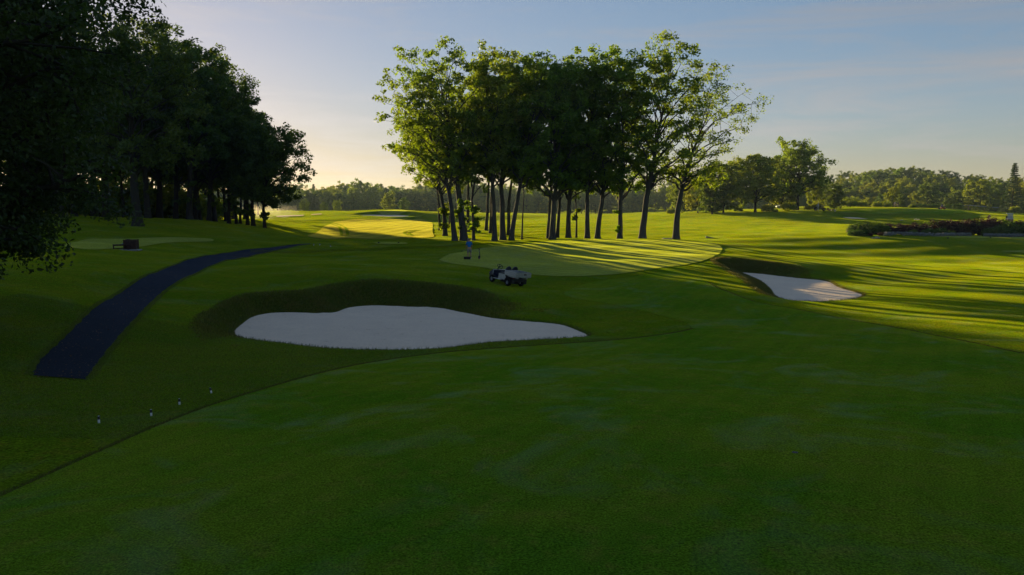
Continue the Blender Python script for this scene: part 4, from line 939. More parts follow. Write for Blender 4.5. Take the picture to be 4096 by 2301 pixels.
def person(loc, rz, label, shirt, short, hat, shoe, pose='stand', group=None, s=1.0, hair=M_hair):
    """local +y is where the person faces; 1.76 m tall"""
    t = empty('person', loc, rz); t.scale = (s, s, s)
    if pose == 'bent':      # looks down, leaning a little forward
        pel = (0, -.02, .93); ch = (0, .05, 1.30); nk = (-.01, .10, 1.50); hd_ = (-.03, .20, 1.60)
    elif pose == 'sit':
        pel = (0, -.05, .52); ch = (0, .0, .90); nk = (0, .03, 1.10); hd_ = (0, .07, 1.25)
    else: pel = (0, 0, .95); ch = (0, .0, 1.32); nk = (0, .01, 1.51); hd_ = (0, .03, 1.63)
    J = {'pel': (*pel, .14, .11), 'wa': (pel[0]*.5+ch[0]*.5, pel[1]*.5+ch[1]*.5, (pel[2]+ch[2])/2, .135, .10), 'ch': (*ch, .165, .11), 'nk': (*nk, .055, .055)}
    E = [('pel', 'wa'), ('wa', 'ch'), ('ch', 'nk')]
    v = (np.array(hd_)-np.array(nk)); v /= np.linalg.norm(v)
    J['jaw'] = (*(np.array(nk)+v*.07+np.array([0, .03, 0])), .068, .075); J['cr'] = (*(np.array(nk)+v*.165), .075, .088); J['tp'] = (*(np.array(nk)+v*.225), .055, .062)
    E += [('nk', 'jaw'), ('jaw', 'cr'), ('cr', 'tp')]
    for sd, sx in (('l', -1), ('r', 1)):
        sh = np.array(ch)+[sx*.19, 0, .10]
        if pose == 'sit': el = sh+[sx*.05, .16, -.24]; wr = el+[-sx*.04, .24, .03]; kn = np.array(pel)+[sx*.15, .42, .0]; an = kn+[0, .06, -.42]; hp = np.array(pel)+[sx*.09, .03, -.04]
        elif pose == 'bent': el = sh+[sx*.06, .05, -.29]; wr = el+[(-.03 if sx > 0 else -.02), .10, -.25]; hp = np.array(pel)+[sx*.09, 0, -.08]; kn = np.array([sx*.12+.01, .04, .49]); an = np.array([sx*.13+.02, -.03 if sx < 0 else .03, .09])
        else: el = sh+[sx*.06, -.02, -.29]; wr = el+[0, .07, -.25]; hp = np.array(pel)+[sx*.09, 0, -.08]; kn = np.array([sx*.10, .03, .50]); an = np.array([sx*.11, -.02, .09])
        toe = an+np.array([sx*.03, .15, -.05])
        for nm, q, r in (('sh', sh, .062), ('el', el, .043), ('wr', wr, .03), ('hp', hp, .095), ('kn', kn, .06), ('an', an, .042), ('toe', toe, .038)): J[nm+sd] = (*q, r, r)
        J['cf'+sd] = (*(kn*.62+an*.38+[0, -.02, 0]), .058, .058); J['th'+sd] = (*(hp*.5+kn*.5), .082, .082)
        d = (wr-el); d /= np.linalg.norm(d); pm = wr+d*.075; J['pm'+sd] = (*pm, .034, .018)
        E += [('ch', 'sh'+sd), ('sh'+sd, 'el'+sd), ('el'+sd, 'wr'+sd), ('wr'+sd, 'pm'+sd), ('pel', 'hp'+sd), ('hp'+sd, 'th'+sd), ('th'+sd, 'kn'+sd), ('kn'+sd, 'cf'+sd), ('cf'+sd, 'an'+sd), ('an'+sd, 'toe'+sd)]
        for k, (o, ln) in enumerate(((-.027, .062), (-.009, .075), (.009, .078), (.026, .066))):      # four fingers, curled
            f1 = pm+d*.03+np.array([0, o, 0]); f2 = f1+d*ln*.55+np.array([-sx*.012, 0, 0]); f3 = f2+d*ln*.35+np.array([-sx*.03, .0, 0])
            for q, (nm, w_) in enumerate(((f1, .0095), (f2, .009), (f3, .007))): J[f'f{k}{q}{sd}'] = (*nm, w_, w_)
            E += [('pm'+sd, f'f{k}0{sd}'), (f'f{k}0{sd}', f'f{k}1{sd}'), (f'f{k}1{sd}', f'f{k}2{sd}')]
        t1 = wr+d*.035+np.array([-sx*.01, .032, 0]); t2 = t1+d*.035+np.array([-sx*.012, .022, 0])
        J['t1'+sd] = (*t1, .012, .012); J['t2'+sd] = (*t2, .009, .009); E += [('wr'+sd, 't1'+sd), ('t1'+sd, 't2'+sd)]
    body = skin('body', J, E, 'pel', M_skin, t, 2)
    g = lambda n, k=1.0: (*J[n][:3], *[r*k for r in J[n][3:]])
    # face: nose, ears, eyes
    cr = np.array(J['cr'][:3]); up = np.array(v); fw = np.array([0, 1, 0])-up*up[1]; fw /= np.linalg.norm(fw); sd_ = np.cross(fw, up)
    mb = MB(); P0 = cr+fw*.085-up*.03; mb.tube([P0+up*.03, P0+fw*.022-up*.012, P0-up*.018], [.008, .015, .009], 6)
    for sx in (-1, 1): q = cr+sd_*sx*.078-up*.02; mb.tube([q+up*.03, q+sd_*sx*.014, q-up*.03], [.008, .018, .008], 6)
    mb.build('face', M_skin, t)
    mb = MB()
    for sx in (-1, 1): q = cr+fw*.084+sd_*sx*.032; mb.lathe([(.001, .008), (.008, .005), (.010, 0), (.001, -.006)], tuple(q), 'y', 8)
    mb.build('eyes', M_dcloth, t)
    # shirt
    K = {'b': (J['pel'][0], J['pel'][1], J['pel'][2]+.02, .160, .125), 'wa': g('wa', 1.16), 'ch': g('ch', 1.12), 'nk': (*(np.array(nk)-v*.03), .075, .07)}
    EE = [('b', 'wa'), ('wa', 'ch'), ('ch', 'nk')]
    for sd in 'lr':
        shp, elp = np.array(J['sh'+sd][:3]), np.array(J['el'+sd][:3]); K['s'+sd] = (*shp, .082, .082); K['e'+sd] = (*(shp*.22+elp*.78), .066, .066); EE += [('ch', 's'+sd), ('s'+sd, 'e'+sd)]
    skin('shirt', K, EE, 'ch', shirt, t, 2)
    K = {'w': (J['pel'][0], J['pel'][1], J['pel'][2]+.06, .152, .118), 'p': g('pel', 1.10)}; EE = [('w', 'p')]
    for sd in 'lr':
        hpv, knv = np.array(J['hp'+sd][:3]), np.array(J['kn'+sd][:3]); K['h'+sd] = (*hpv, .118, .118); K['m'+sd] = (*(hpv*.5+knv*.5), .108, .108); K['k'+sd] = (*(hpv*.06+knv*.94), .100, .100)
        EE += [('p', 'h'+sd), ('h'+sd, 'm'+sd), ('m'+sd, 'k'+sd)]
    skin('shorts', K, EE, 'p', short, t, 2)
    for sd in 'lr':
        an, to = np.array(J['an'+sd][:3]), np.array(J['toe'+sd][:3]); skin('shoe', {'a': (*(an+[0, -.04, -.045]), .045, .04), 'b': (*(an*.5+to*.5+[0, .02, -.02]), .05, .036), 'c': (*(to+[0, .05, -.0]), .042, .028)}, [('a', 'b'), ('b', 'c')], 'b', shoe, t, 2)
    mb = MB(); prof = [(.001, .125), (.06, .118), (.088, .085), (.098, .03), (.102, .0), (.150, -.035), (.152, -.043), (.10, -.012)] if hat is not None else [(.001, .112), (.06, .103), (.088, .07), (.094, .02), (.088, -.02)]
    mb.lathe(prof, (0, 0, 0), 'z', 18); nv = np.array(mb.v); Rm = np.stack([sd_, fw, up], 1); mb.v = [tuple(q) for q in (nv @ Rm.T)+cr+up*.02]
    mb.build('hat' if hat is not None else 'hair', hat if hat is not None else hair, t)
    return tag(t, label, 'person', group)
pm_ = at(1877, 1034, 69.5); man_loc = Vector((pm_[0], 69.5, h1(pm_[0], 69.5)+.03))
man = person(man_loc, .12, 'person in blue polo shirt, khaki shorts and bucket hat seen from behind on the green', M_bluesh, M_khaki, M_hat, M_shoe, 'bent')
# short hand tool held out to the left
t = empty('hand_tool', man_loc, .12); mb = MB(); w0 = np.array([-.30, .20, .76]); mb.tube([w0+[.10, .02, .05], w0, w0+[-.26, .03, -.09]], .011, 6); mb.build('handle', M_steel, t)
mb = MB(); mb.box(w0+np.array([-.33, .04, -.115]), (.15, .05, .06), Matrix.Rotation(.35, 3, 'Y'), .012); mb.build('tool_head', M_black, t); tag(t, 'short black-headed hand tool in the left hand of the person in blue', 'tool')
# black open tub at his feet
q = at(1872, 1036, 68.6); t = empty('tub', (q[0]-.07, 68.55, h1(q[0], 68.55)+.02), .05)
mb = MB(); w_, d_, h_ = .60, .36, .22
for k, (a0, a1, z0) in enumerate(((.0, 0, 0),)):
    o = [(-w_/2*.9, -d_/2*.88, 0), (w_/2*.9, -d_/2*.88, 0), (w_/2*.9, d_/2*.88, 0), (-w_/2*.9, d_/2*.88, 0), (-w_/2, -d_/2, h_), (w_/2, -d_/2, h_), (w_/2, d_/2, h_), (-w_/2, d_/2, h_),
         (-w_/2+.02, -d_/2+.02, h_), (w_/2-.02, -d_/2+.02, h_), (w_/2-.02, d_/2-.02, h_), (-w_/2+.02, d_/2-.02, h_), (-w_/2*.85, -d_/2*.8, .02), (w_/2*.85, -d_/2*.8, .02), (w_/2*.85, d_/2*.8, .02), (-w_/2*.85, d_/2*.8, .02)]
    f = [(3, 2, 1, 0)]+[(i, (i+1) % 4, 4+(i+1) % 4, 4+i) for i in range(4)]+[(4+i, 4+(i+1) % 4, 8+(i+1) % 4, 8+i) for i in range(4)]+[(8+i, 8+(i+1) % 4, 12+(i+1) % 4, 12+i) for i in range(4)]+[(12, 13, 14, 15)]
    mb.add(o, f)
mb.build('shell', M_black, t)
mb = MB(); mb.tube([(-w_/2-.005, -.10, h_-.02), (-w_/2-.05, -.08, h_+.02), (-w_/2-.05, .08, h_+.02), (-w_/2-.005, .10, h_-.02)], .012, 5); mb.build('handle', M_black, t)
mb = MB(); mb.tube([(w_/2+.005, -.10, h_-.02), (w_/2+.05, -.08, h_+.02), (w_/2+.05, .08, h_+.02), (w_/2+.005, .10, h_-.02)], .012, 5); mb.build('handle', M_black, t)
tag(t, 'black open rectangular tub on the grass at the feet of the person in blue', 'tub')
# hole cutter
q = at(1917, 1035, 69.0); t = empty('hole_cutter', (q[0], 69.0, h1(q[0], 69.0)+.02), .1)
mb = MB(); mb.lathe([(.085, 0), (.09, .01), (.09, .05), (.085, .055), (.085, .11), (.09, .115), (.09, .24), (.07, .27), (.02, .29)], n=14); mb.build('cutting_shell', M_dcloth, t)
mb = MB(); mb.lathe([(.094, .08), (.094, .10)], n=14); mb.lathe([(.094, .0), (.096, .025)], n=14); mb.build('shell_band', M_pink, t)
mb = MB(); mb.tube([(0, 0, .26), (.0, 0, .55), (-.01, 0, .86)], [.026, .022, .018], 8); mb.build('shaft', M_steel, t)
mb = MB(); mb.tube([(.055, 0, .22), (.055, 0, .62)], .022, 8); mb.box((.03, 0, .60), (.08, .05, .05), bev=.01); mb.box((0, 0, .80), (.10, .06, .10), bev=.015); mb.build('slide_hammer', M_black, t)
mb = MB(); mb.tube([(-.17, 0, .90), (-.05, 0, .93), (.05, 0, .93), (.19, 0, .95)], .017, 8); mb.tube([(-.01, 0, .82), (0, 0, .93)], .02, 8); mb.build('handle', M_black, t)
tag(t, 'upright hole cutter with T-handle standing right of the person in blue', 'hole cutter')

# ------------------------------------------------------------------ bench and wooden bin enclosure on the left tee
def bz(x, y): return h1(x, y)
q = at(488, 1003, 66.0); B0 = Vector((q[0], 66.0, 0))
sl = empty('slab', (B0.x+.25, 66.15, bz(B0.x+.25, 66.15)-.03), .1); mb = MB(); mb.box((0, 0, .03), (2.3, .95, .10), bev=.02); mb.build('concrete', M_conc, sl); tag(sl, 'thin concrete slab under the bench and bin box', 'slab')
zs_ = bz(B0.x+.25, 66.15)+.05
bn = empty('bench', (B0.x-.05, 65.95, zs_), .38)
for k in range(4):
    mb = MB(); mb.box((0, -.16+k*.107, .43), (1.25, .085, .035), bev=.006); mb.build('seat_slat', M_wood2 if k == 3 else M_wood, bn)
for x in (-.54, .54):
    for y in (-.15, .15): mb = MB(); mb.box((x, y, .205), (.07, .07, .41), bev=.006); mb.build('leg', M_wood, bn)
    mb = MB(); mb.box((x, 0, .36), (.05, .23, .07), bev=.004); mb.build('cross_rail', M_wood, bn); mb = MB(); mb.box((x, 0, .10), (.04, .23, .05), bev=.004); mb.build('stretcher', M_wood, bn)
for y in (-.15, .15): mb = MB(); mb.box((0, y, .365), (1.0, .03, .06), bev=.004); mb.build('side_rail', M_wood, bn)
mb = MB(); mb.box((0, .0, .10), (1.03, .035, .04), bev=.004); mb.build('stretcher', M_wood, bn)
tag(bn, 'dark backless wooden bench beside the tee on the left', 'bench')
q = at(528, 1000, 66.6); bx_ = empty('bin_enclosure', (q[0], 66.5, zs_), .1)
W_, D_, Hh_ = .92, .62, .80
for k in range(8):
    for y, nm in ((-D_/2, 'front'), (D_/2, 'back')): mb = MB(); mb.box((-W_/2+.065+k*(W_-.13)/7, y, .40), (.098, .024, .74), bev=.004); mb.build('board', M_wood, bx_)
for k in range(5):
    for x in (-W_/2, W_/2): mb = MB(); mb.box((x, -D_/2+.09+k*(D_-.18)/4, .40), (.024, .098, .74), bev=.004); mb.build('board', M_wood, bx_)
for x in (-1, 1):
    for y in (-1, 1): mb = MB(); mb.box((x*(W_/2+.01), y*(D_/2+.01), .41), (.075, .075, .84), bev=.008); mb.build('corner_post', M_wood, bx_)
mb = MB(); mb.box((0, 0, .79), (W_-.07, D_-.07, .03), bev=.006); lid = mb.build('lid', M_wood, bx_); mb = MB(); mb.lathe([(.14, 0), (.15, .02), (.12, .04), (.001, .045)], (-.2, 0, .805), 'z', 14); mb.build('bin_cap', M_black, lid)
mb = MB(); mb.box((0, 0, .35), (W_-.12, D_-.12, .62)); mb.build('liner', M_black, bx_)
tag(bx_, 'square wooden bin box with upright boards at the right end of the bench', 'bin')
q = at(491, 961, 72); t = empty('tee_marker', (q[0], 72, bz(q[0], 72)+.03)); mb = MB(); mb.lathe([(.10, -.02), (.13, .05), (.12, .12), (.07, .17), (.001, .19)], n=14); mb.build('ball', M_blue, t); mb = MB(); mb.tube([(0, 0, -.15), (0, 0, .02)], .02, 6); mb.build('spike', M_steel, t); tag(t, 'small blue tee marker on the tee behind the bench', 'tee marker')

# ------------------------------------------------------------------ black and white stakes
def stake(px, py, h, r, tilt, label, group, Y=None):
    P2 = hit(px, py) if Y is None else np.array([at(px, py, Y)[0], Y]); t = empty('stake', (P2[0], P2[1], h1(*P2))); t.rotation_euler = (0, tilt, 0)
    mb = MB(); mb.lathe([(r*.9, -.12), (r, .0), (r, h*.5)], n=12); mb.build('lower_half', M_white, t)
    mb = MB(); mb.lathe([(r*1.01, h*.5), (r*1.01, h*.94), (r*.9, h*.985)], n=12); mb.build('upper_half', M_black, t)
    mb = MB(); mb.lathe([(r*.9, h*.985), (r*.6, h), (.001, h)], n=12); mb.build('cap', M_white, t)
    return tag(t, label, 'stake', group)
G_st = 'black and white stakes beside the foreground green'
stake(396, 1692, .170, .026, .0, 'leftmost and lowest black-topped white stake near the green edge', G_st)
stake(605, 1664, .167, .026, .01, 'second black-topped white stake from the left by the green edge', G_st)
stake(718, 1619, .165, .025, .0, 'third black-topped white stake from the left by the green edge', G_st)
stake(846, 1573, .162, .025, -.22, 'rightmost stake of the four, tilted to the left', G_st)
G_s2 = 'tiny stakes at the far end of the path'
for px, py, lab in ((1255, 982, 'tiny white stake at the very end of the path'), (1279, 981, 'tiny stake just right of the path end'), (1322, 987, 'tiny stake farthest right of the path end')):
    stake(px, py, .2, .045, 0, lab, G_s2)

# the hole in the foreground green: white liner rim round a flat disc painted as its inner shade
P2 = hit(3180, 1813); zc = h1(*P2)+.012
cup = empty('golf_hole', (P2[0], P2[1], zc)); r = .056
mb = MB(); mb.lathe([(r*1.02, .004), (r*1.0, .006), (r*.93, .005), (r*.92, -.0)], n=24); mb.build('soil_rim', plain('soil', (.030, .022, .014), .95), cup)
mb = MB(); mb.lathe([(r*.92, .0058), (r*.90, .0055)], n=24); mb.build('liner_lip', M_white, cup)
mb = MB(); mb.lathe([(r*.91, .0035), (r*.5, .0030), (.001, .0030)], n=24); mb.build('hole_shade_disc', M_black, cup)  # flat black disc on the uncut turf stands for the shade inside the hole
tag(cup, 'round hole on the foreground green with pale liner, its inner shade a flat black disc', 'golf hole')

# small flat things round the oval green
t = empty('flat_slab', (*hit(2668, 957), h1(*hit(2668, 957)))); mb = MB(); mb.box((0, 0, .03), (1.15, .5, .12), bev=.03); mb.build('stone', M_conc, t); mb = MB(); mb.box((0, 0, .10), (.9, .36, .03), bev=.01); mb.build('plate', M_steel, t); tag(t, 'low pale slab behind the oval green left of the sparse oak', 'slab')
P2 = hit(2840, 952); t = empty('drain_cover', (*P2, h1(*P2)), -.2); mb = MB(); mb.prism([(-.5, 0), (.55, 0), (-.42, .20), (-.5, .20)], -.22, .22); mb.build('cover', M_conc, t); mb = MB(); mb.box((-.51, 0, .12), (.02, .42, .20)); mb.build('end_plate', M_black, t); tag(t, 'small wedge-shaped grey cover on the grass right of the sparse oak', 'cover')
P2 = hit(2267, 988); t = empty('hand_rake', (*P2, h1(*P2)+.05), .1); mb = MB(); mb.tube([(-.28, 0, .02), (.28, .02, .03)], .014, 6); mb.build('handle', M_black, t); mb = MB(); mb.box((.02, .02, .05), (.20, .10, .06), bev=.02); mb.build('head', M_steel, t); tag(t, 'small dark tool lying on the sunlit part of the oval green', 'tool')
G_tm = 'small markers on the tees'
for px, py, lab in ((1515, 974, 'dark tee marker at the left end of the small pale tee strip'), (1594, 974, 'dark tee marker at the right end of the small pale tee strip'), (3792, 955, 'dark marker on the long tee, left one'), (3962, 953, 'dark marker on the long tee, right one')):
    P2 = hit(px, py); t = empty('tee_marker', (*P2, h1(*P2)+.05)); mb = MB(); mb.lathe([(.09, -.02), (.10, .04), (.07, .10), (.001, .12)], n=12); mb.build('cap', M_black, t); mb = MB(); mb.tube([(0, 0, -.12), (0, 0, .02)], .02, 6); mb.build('spike', M_steel, t); tag(t, lab, 'tee marker', G_tm)
rng = np.random.default_rng(8)
for px, py, w_, lab in ((3508, 954, .85, 'pale flat stone in front of the low round shrubs'), (3493, 955, .5, 'small stone left of the pale flat stone')):
    P2 = hit(px, py); bm = bmesh.new(); bmesh.ops.create_icosphere(bm, subdivisions=2, radius=.5)
    for v in bm.verts: v.co = Vector((v.co.x*w_, v.co.y*w_*.6, v.co.z*w_*.35))*(1+.18*math.sin(v.co.x*9+px)+.12*math.sin(v.co.y*13))
    me = bpy.data.meshes.new('stone'); bm.to_mesh(me); bm.free(); o = link_mesh('stone', me, M_stone); o.location = (*P2, h1(*P2)+.05); tag(o, lab, 'stone', 'stones before the flower bed')

# ------------------------------------------------------------------ far machines and people on the right hill
G_pp = 'people on the right hill'
b = put_px(3571, 228); person((b[0], b[1], b[2]+.12), 3.3, 'person in white shirt bending over on the raised green', plain('pale_shirt', (.5, .48, .46), .8), M_khaki, M_hat, M_shoe, 'bent', G_pp)
b = put_px(3583, 227); person((b[0], b[1], b[2]+.12), 2.6, 'person in dark shirt and pale shorts standing on the raised green', M_dcloth, plain('beige_cloth', (.45, .36, .28), .8), None, M_shoe, 'stand', G_pp)
b = put_px(3949, 166); person((b[0], b[1], b[2]+.06), 3.0, 'person in pink seen behind the shrubs left of the golf cart', M_pink, M_khaki, plain('pink_hat', (.55, .36, .33), .8), M_shoe, 'bent', G_pp)
# ride-on mower
b = put_px(3760, 218); mw = empty('ride_on_mower', (b[0], b[1], b[2]+.14), 2.2)
mb = MB(); mb.box((-.35, 0, .48), (1.0, .8, .40), bev=.08); mb.box((.45, 0, .38), (.8, .6, .12), bev=.03); mb.build('body', M_red, mw)
mb = MB(); mb.box((-.05, 0, .74), (.45, .48, .10), bev=.03); mb.box((-.26, 0, .98), (.10, .46, .40), bev=.03); mb.build('seat', M_vinyl, mw)
mb = MB(); mb.tube([(.62, 0, .42), (.50, 0, .85), (.40, 0, 1.0)], .03, 6); mb.tube([(.40+.0, .17*math.cos(a), 1.0+.10*math.sin(a)) for a in np.linspace(0, 6.283, 13)], .015, 5); mb.build('steering_wheel', M_black, mw)
for x, y in ((.85, -.55), (.85, .55), (.1, 0)):
    m_ = MB(); m_.lathe([(.001, -.33), (.10, -.33), (.11, -.3), (.11, .3), (.10, .33), (.001, .33)], (x+.3, y, .13), 'y', 12); m_.build('cutting_reel', M_red, mw)
for x, y in ((.55, -.45), (.55, .45), (-.65, 0)): wheel(mw, (x, y, .24), .25, .24, .12)
mb = MB(); mb.tube([(-.55, -.38, .6), (-.55, -.38, 1.35), (-.55, .38, 1.35), (-.55, .38, .6)], .03, 6); mb.build('roll_bar', M_black, mw)
tag(mw, 'red ride-on mower working on the raised green', 'mower')
person((b[0]+.0, b[1], b[2]+.36), 2.2-math.pi/2, 'person in blue shirt riding the red mower', plain('royal_blue_cloth', (.03, .06, .35), .8), M_khaki, plain('blue_cap', (.03, .06, .30), .8), M_shoe, 'sit', G_pp)
# utility vehicle with yellow tank, facing left
b = put_px(3273, 197); uv = empty('sprayer_vehicle', (b[0], b[1], b[2]+.10), math.pi-.25)
mb = MB(); mb.box((.0, 0, .45), (2.7, 1.1, .18), bev=.04); mb.prism([(.75, .5), (1.42, .5), (1.45, .72), (1.15, .88), (.75, .92)], -.58, .58); mb.box((-.85, 0, .62), (1.0, 1.2, .12), bev=.03); mb.build('body', M_black, uv)
mb = MB(); mb.box((.25, 0, .72), (.5, 1.1, .12), bev=.03); mb.box((-.02, 0, 1.0), (.12, 1.1, .42), bev=.04); mb.build('seat', M_vinyl, uv)
mb = MB(); mb.prism([(.80, .92), (.48, 1.60), (.46, 1.60), (.78, .92)], -.56, .56); mb.build('windscreen', M_alu, uv)
mb = MB()
for y in (-.56, .56): mb.tube([(.82, y, .9), (.48, y, 1.62), (-.2, y, 1.64), (-.3, y, .8)], .028, 6)
mb.build('roll_cage', M_black, uv); mb = MB(); mb.box((.12, 0, 1.66), (.85, 1.2, .05), bev=.02); mb.build('roof', M_black, uv)
mb = MB(); mb.lathe([(.001, -.55), (.28, -.52), (.34, -.42), (.34, .42), (.28, .52), (.001, .55)], (-.62, 0, 1.0), 'y', 18); tk = mb.build('tank', M_yellow, uv); mb = MB(); mb.lathe([(.09, 0), (.09, .07), (.001, .08)], (-.62, 0, 1.33), 'z', 10); mb.build('filler_cap', M_black, tk)
mb = MB(); mb.box((1.455, 0, .66), (.03, .8, .16), bev=.01); mb.build('front_grille', M_cream, uv)
for x in (.95, -.95):
    for y in (-.55, .55): wheel(uv, (x, y, .28), .29, .22, .15)
tag(uv, 'small utility vehicle with bright yellow tank under the hill trees', 'utility vehicle')
b = put_px(3318, 197); im = empty('towed_implement', (b[0], b[1], b[2]+.10), -.1)
mb = MB(); mb.box((-.2, 0, .34), (1.5, .9, .10), bev=.02); mb.tube([(-.9, 0, .34), (-1.6, 0, .36)], .04, 6); mb.build('frame', M_red, im)
mb = MB(); mb.lathe([(.001, -.5), (.16, -.5), (.16, .5), (.001, .5)], (.35, 0, .20), 'y', 12); mb.build('roller', M_black, im); mb = MB(); mb.box((-.75, 0, .55), (.35, .5, .32), bev=.05); mb.build('motor', plain('rusty_orange', (.30, .10, .03), .6), im)
for y in (-.5, .5): wheel(im, (-.3, y, .20), .20, .14, .10)
tag(im, 'low reddish towed implement behind the small utility vehicle', 'implement')
b = put_px(3267, 194); po = empty('post', b); mb = MB(); mb.tube([(0, 0, -.2), (0, 0, 1.2), (0, 0, 2.15)], [.07, .06, .055], 8); mb.build('pole', M_white, po); mb = MB(); mb.lathe([(.12, 0), (.12, .05), (.05, .09), (.001, .10)], (0, 0, 2.13), 'z', 10); mb.build('cap', M_white, po); tag(po, 'slim white post left of the small utility vehicle', 'post')
b = put_px(3334, 195); po = empty('marker_box', b); mb = MB(); mb.box((0, 0, .35), (.34, .28, .55), bev=.03); mb.build('box', M_cream, po); mb = MB(); mb.box((0, 0, .65), (.40, .34, .05), bev=.015); mb.build('lid', M_white, po); mb = MB(); mb.tube([(0, 0, -.2), (0, 0, .12)], .05, 6); mb.build('foot', M_steel, po); tag(po, 'small cream box standing on the crest right of the towed implement', 'box')
# golf cart facing the camera
b = put_px(4031, 168); gc = empty('golf_cart', (b[0], b[1], b[2]+.06), math.radians(-112))
mb = MB(); mb.box((0, 0, .38), (2.2, 1.1, .16), bev=.05); mb.prism([(.62, .42), (1.18, .40), (1.20, .60), (1.0, .84), (.70, .92)], -.55, .55); mb.box((-.75, 0, .62), (.75, 1.1, .36), bev=.06); bd = mb.build('body', M_cream, gc)
bv = bd.modifiers.new('bevel', 'BEVEL'); bv.width = .05; bv.segments = 2
mb = MB(); mb.box((-.2, 0, .72), (.5, 1.05, .12), bev=.04); mb.box((-.45, 0, 1.02), (.12, 1.05, .42), bev=.04); mb.build('seat', M_vinyl, gc)
mb = MB()
for y in (-.5, .5): mb.tube([(.85, y, .8), (.55, y, 1.75)], .022, 6); mb.tube([(-.75, y, .8), (-.65, y, 1.75)], .022, 6)
mb.build('roof_posts', M_black, gc); mb = MB(); mb.box((-.05, 0, 1.79), (1.6, 1.2, .07), bev=.03); mb.build('roof', M_white, gc)
mb = MB(); mb.prism([(.84, .92), (.57, 1.72), (.55, 1.72), (.82, .92)], -.5, .5); mb.build('windscreen', M_glass, gc)
mb = MB(); mb.tube([(.68, .25, .85), (.45, .25, 1.02)], .02, 6); mb.tube([(.45+.05*math.sin(a), .25+.16*math.cos(a), 1.03+.14*math.sin(a)) for a in np.linspace(0, 6.283, 13)], .014, 5); mb.build('steering_wheel', M_black, gc)
for x in (.8, -.75):
    for y in (-.5, .5): wheel(gc, (x, y, .22), .22, .18, .12)
tag(gc, 'cream golf cart with white roof half hidden behind the shrubs', 'golf cart')
# white car behind the crest
b = put_px(3132, 214); ca = empty('parked_car', (b[0], b[1], b[2]-.02), math.pi-.1)
mb = MB(); mb.prism([(-2.1, .35), (2.1, .35), (2.15, .70), (1.3, .85), (.6, 1.38), (-1.1, 1.42), (-1.9, .95), (-2.15, .85)], -.85, .85); cb = mb.build('body', M_white, ca); bv = cb.modifiers.new('bevel', 'BEVEL'); bv.width = .08; bv.segments = 2
for sy in (-1, 1): mb = MB(); mb.prism([(1.1, .88), (.58, 1.30), (-1.0, 1.33), (-1.55, .95)], *sorted((sy*.852, sy*.86))); mb.build('side_window', M_black, ca)
for x in (1.3, -1.3):
    for y in (-.76, .76): wheel(ca, (x, y, .32), .32, .2, .2)
tag(ca, 'white car roof just showing over the crest below the hill trees', 'car')

# ------------------------------------------------------------------ power line in the dip behind the raised green
def pole_(px, Y, ztop, lab):
    x = (px-2048)/FPX*Y; z0 = h1(x, Y); t = empty('utility_pole', (x, Y, z0)); h_ = ztop-z0
    mb = MB(); mb.tube([(0, 0, -.3), (0, 0, h_*.5), (0, 0, h_)], [.16, .14, .12], 8); mb.build('pole', M_wood2, t); mb = MB(); mb.box((0, 0, h_-.35), (2.4, .12, .14)); mb.build('crossarm', M_wood2, t)
    for y in (-1.05, 0, 1.05): mb = MB(); mb.lathe([(.05, 0), (.06, .05), (.03, .10), (.05, .14), (.001, .17)], (y, 0, h_-.28), 'z', 8); mb.build('insulator', M_white, t)
    tag(t, lab, 'utility pole', 'poles of the power line'); return Vector((x, Y, ztop-.12))
p1 = pole_(3865, 298, top_z(819, 298), 'pale utility pole among the trees beyond the raised green'); p2 = pole_(3500, 305, top_z(833, 305), 'far utility pole left of the two people, mostly hidden by trees'); p3 = pole_(4250, 292, top_z(828, 292), 'utility pole of the power line beyond the right edge')
for a_, b_ in ((p1, p2), (p1, p3)):
    for k, off in enumerate((-1.05, 0, 1.05)):
        pt = []
        for u in np.linspace(0, 1, 15): q = a_.lerp(b_, u); pt.append((q.x+off, q.y, q.z-.9*4*u*(1-u)))
        mb = MB(); mb.tube(pt, .035, 4); o = mb.build('power_wire', M_alud); tag(o, ('left' if b_ is p2 else 'right')+' span of power line, '+('near', 'middle', 'far')[k]+' wire, sagging across the trees', 'wire', 'wires of the power line')
# ------------------------------------------------------------------ longer grass: bunker faces, turf edges, rough by the path
L_blade = leaf('grass_blades', (.110, .175, .030), (.140, .175, .034), (1.7, 1.5, .5), .35, .04, .5)
L_face = leaf('fescue_blades', (.090, .125, .028), (.130, .125, .036), (1.7, 1.4, .5), .3, .03, .9)
rng = np.random.default_rng(55)
def blades(name, x, y, hgt, wid, lean, mat, label):
    n = len(x); z = H(x, y)-.01; a = rng.uniform(0, 6.283, n); h_ = hgt*rng.uniform(.5, 1.25, n); w_ = wid*rng.uniform(.7, 1.3, n)
    dx, dy = np.cos(a)*w_/2, np.sin(a)*w_/2; la = rng.uniform(0, 6.283, n); l_ = lean*h_*rng.uniform(.2, 1.3, n)
    P = np.stack([x, y, z], 1)
    V = np.stack([P-np.stack([dx, dy, 0*dx], 1), P+np.stack([dx, dy, 0*dx], 1), P+np.stack([np.cos(la)*l_, np.sin(la)*l_, h_], 1)], 1).reshape(-1, 3)
    return tag(link_mesh(name, mesh_np(name, V, np.arange(n*3).reshape(-1, 3)), mat), label, 'grass', kind='stuff')
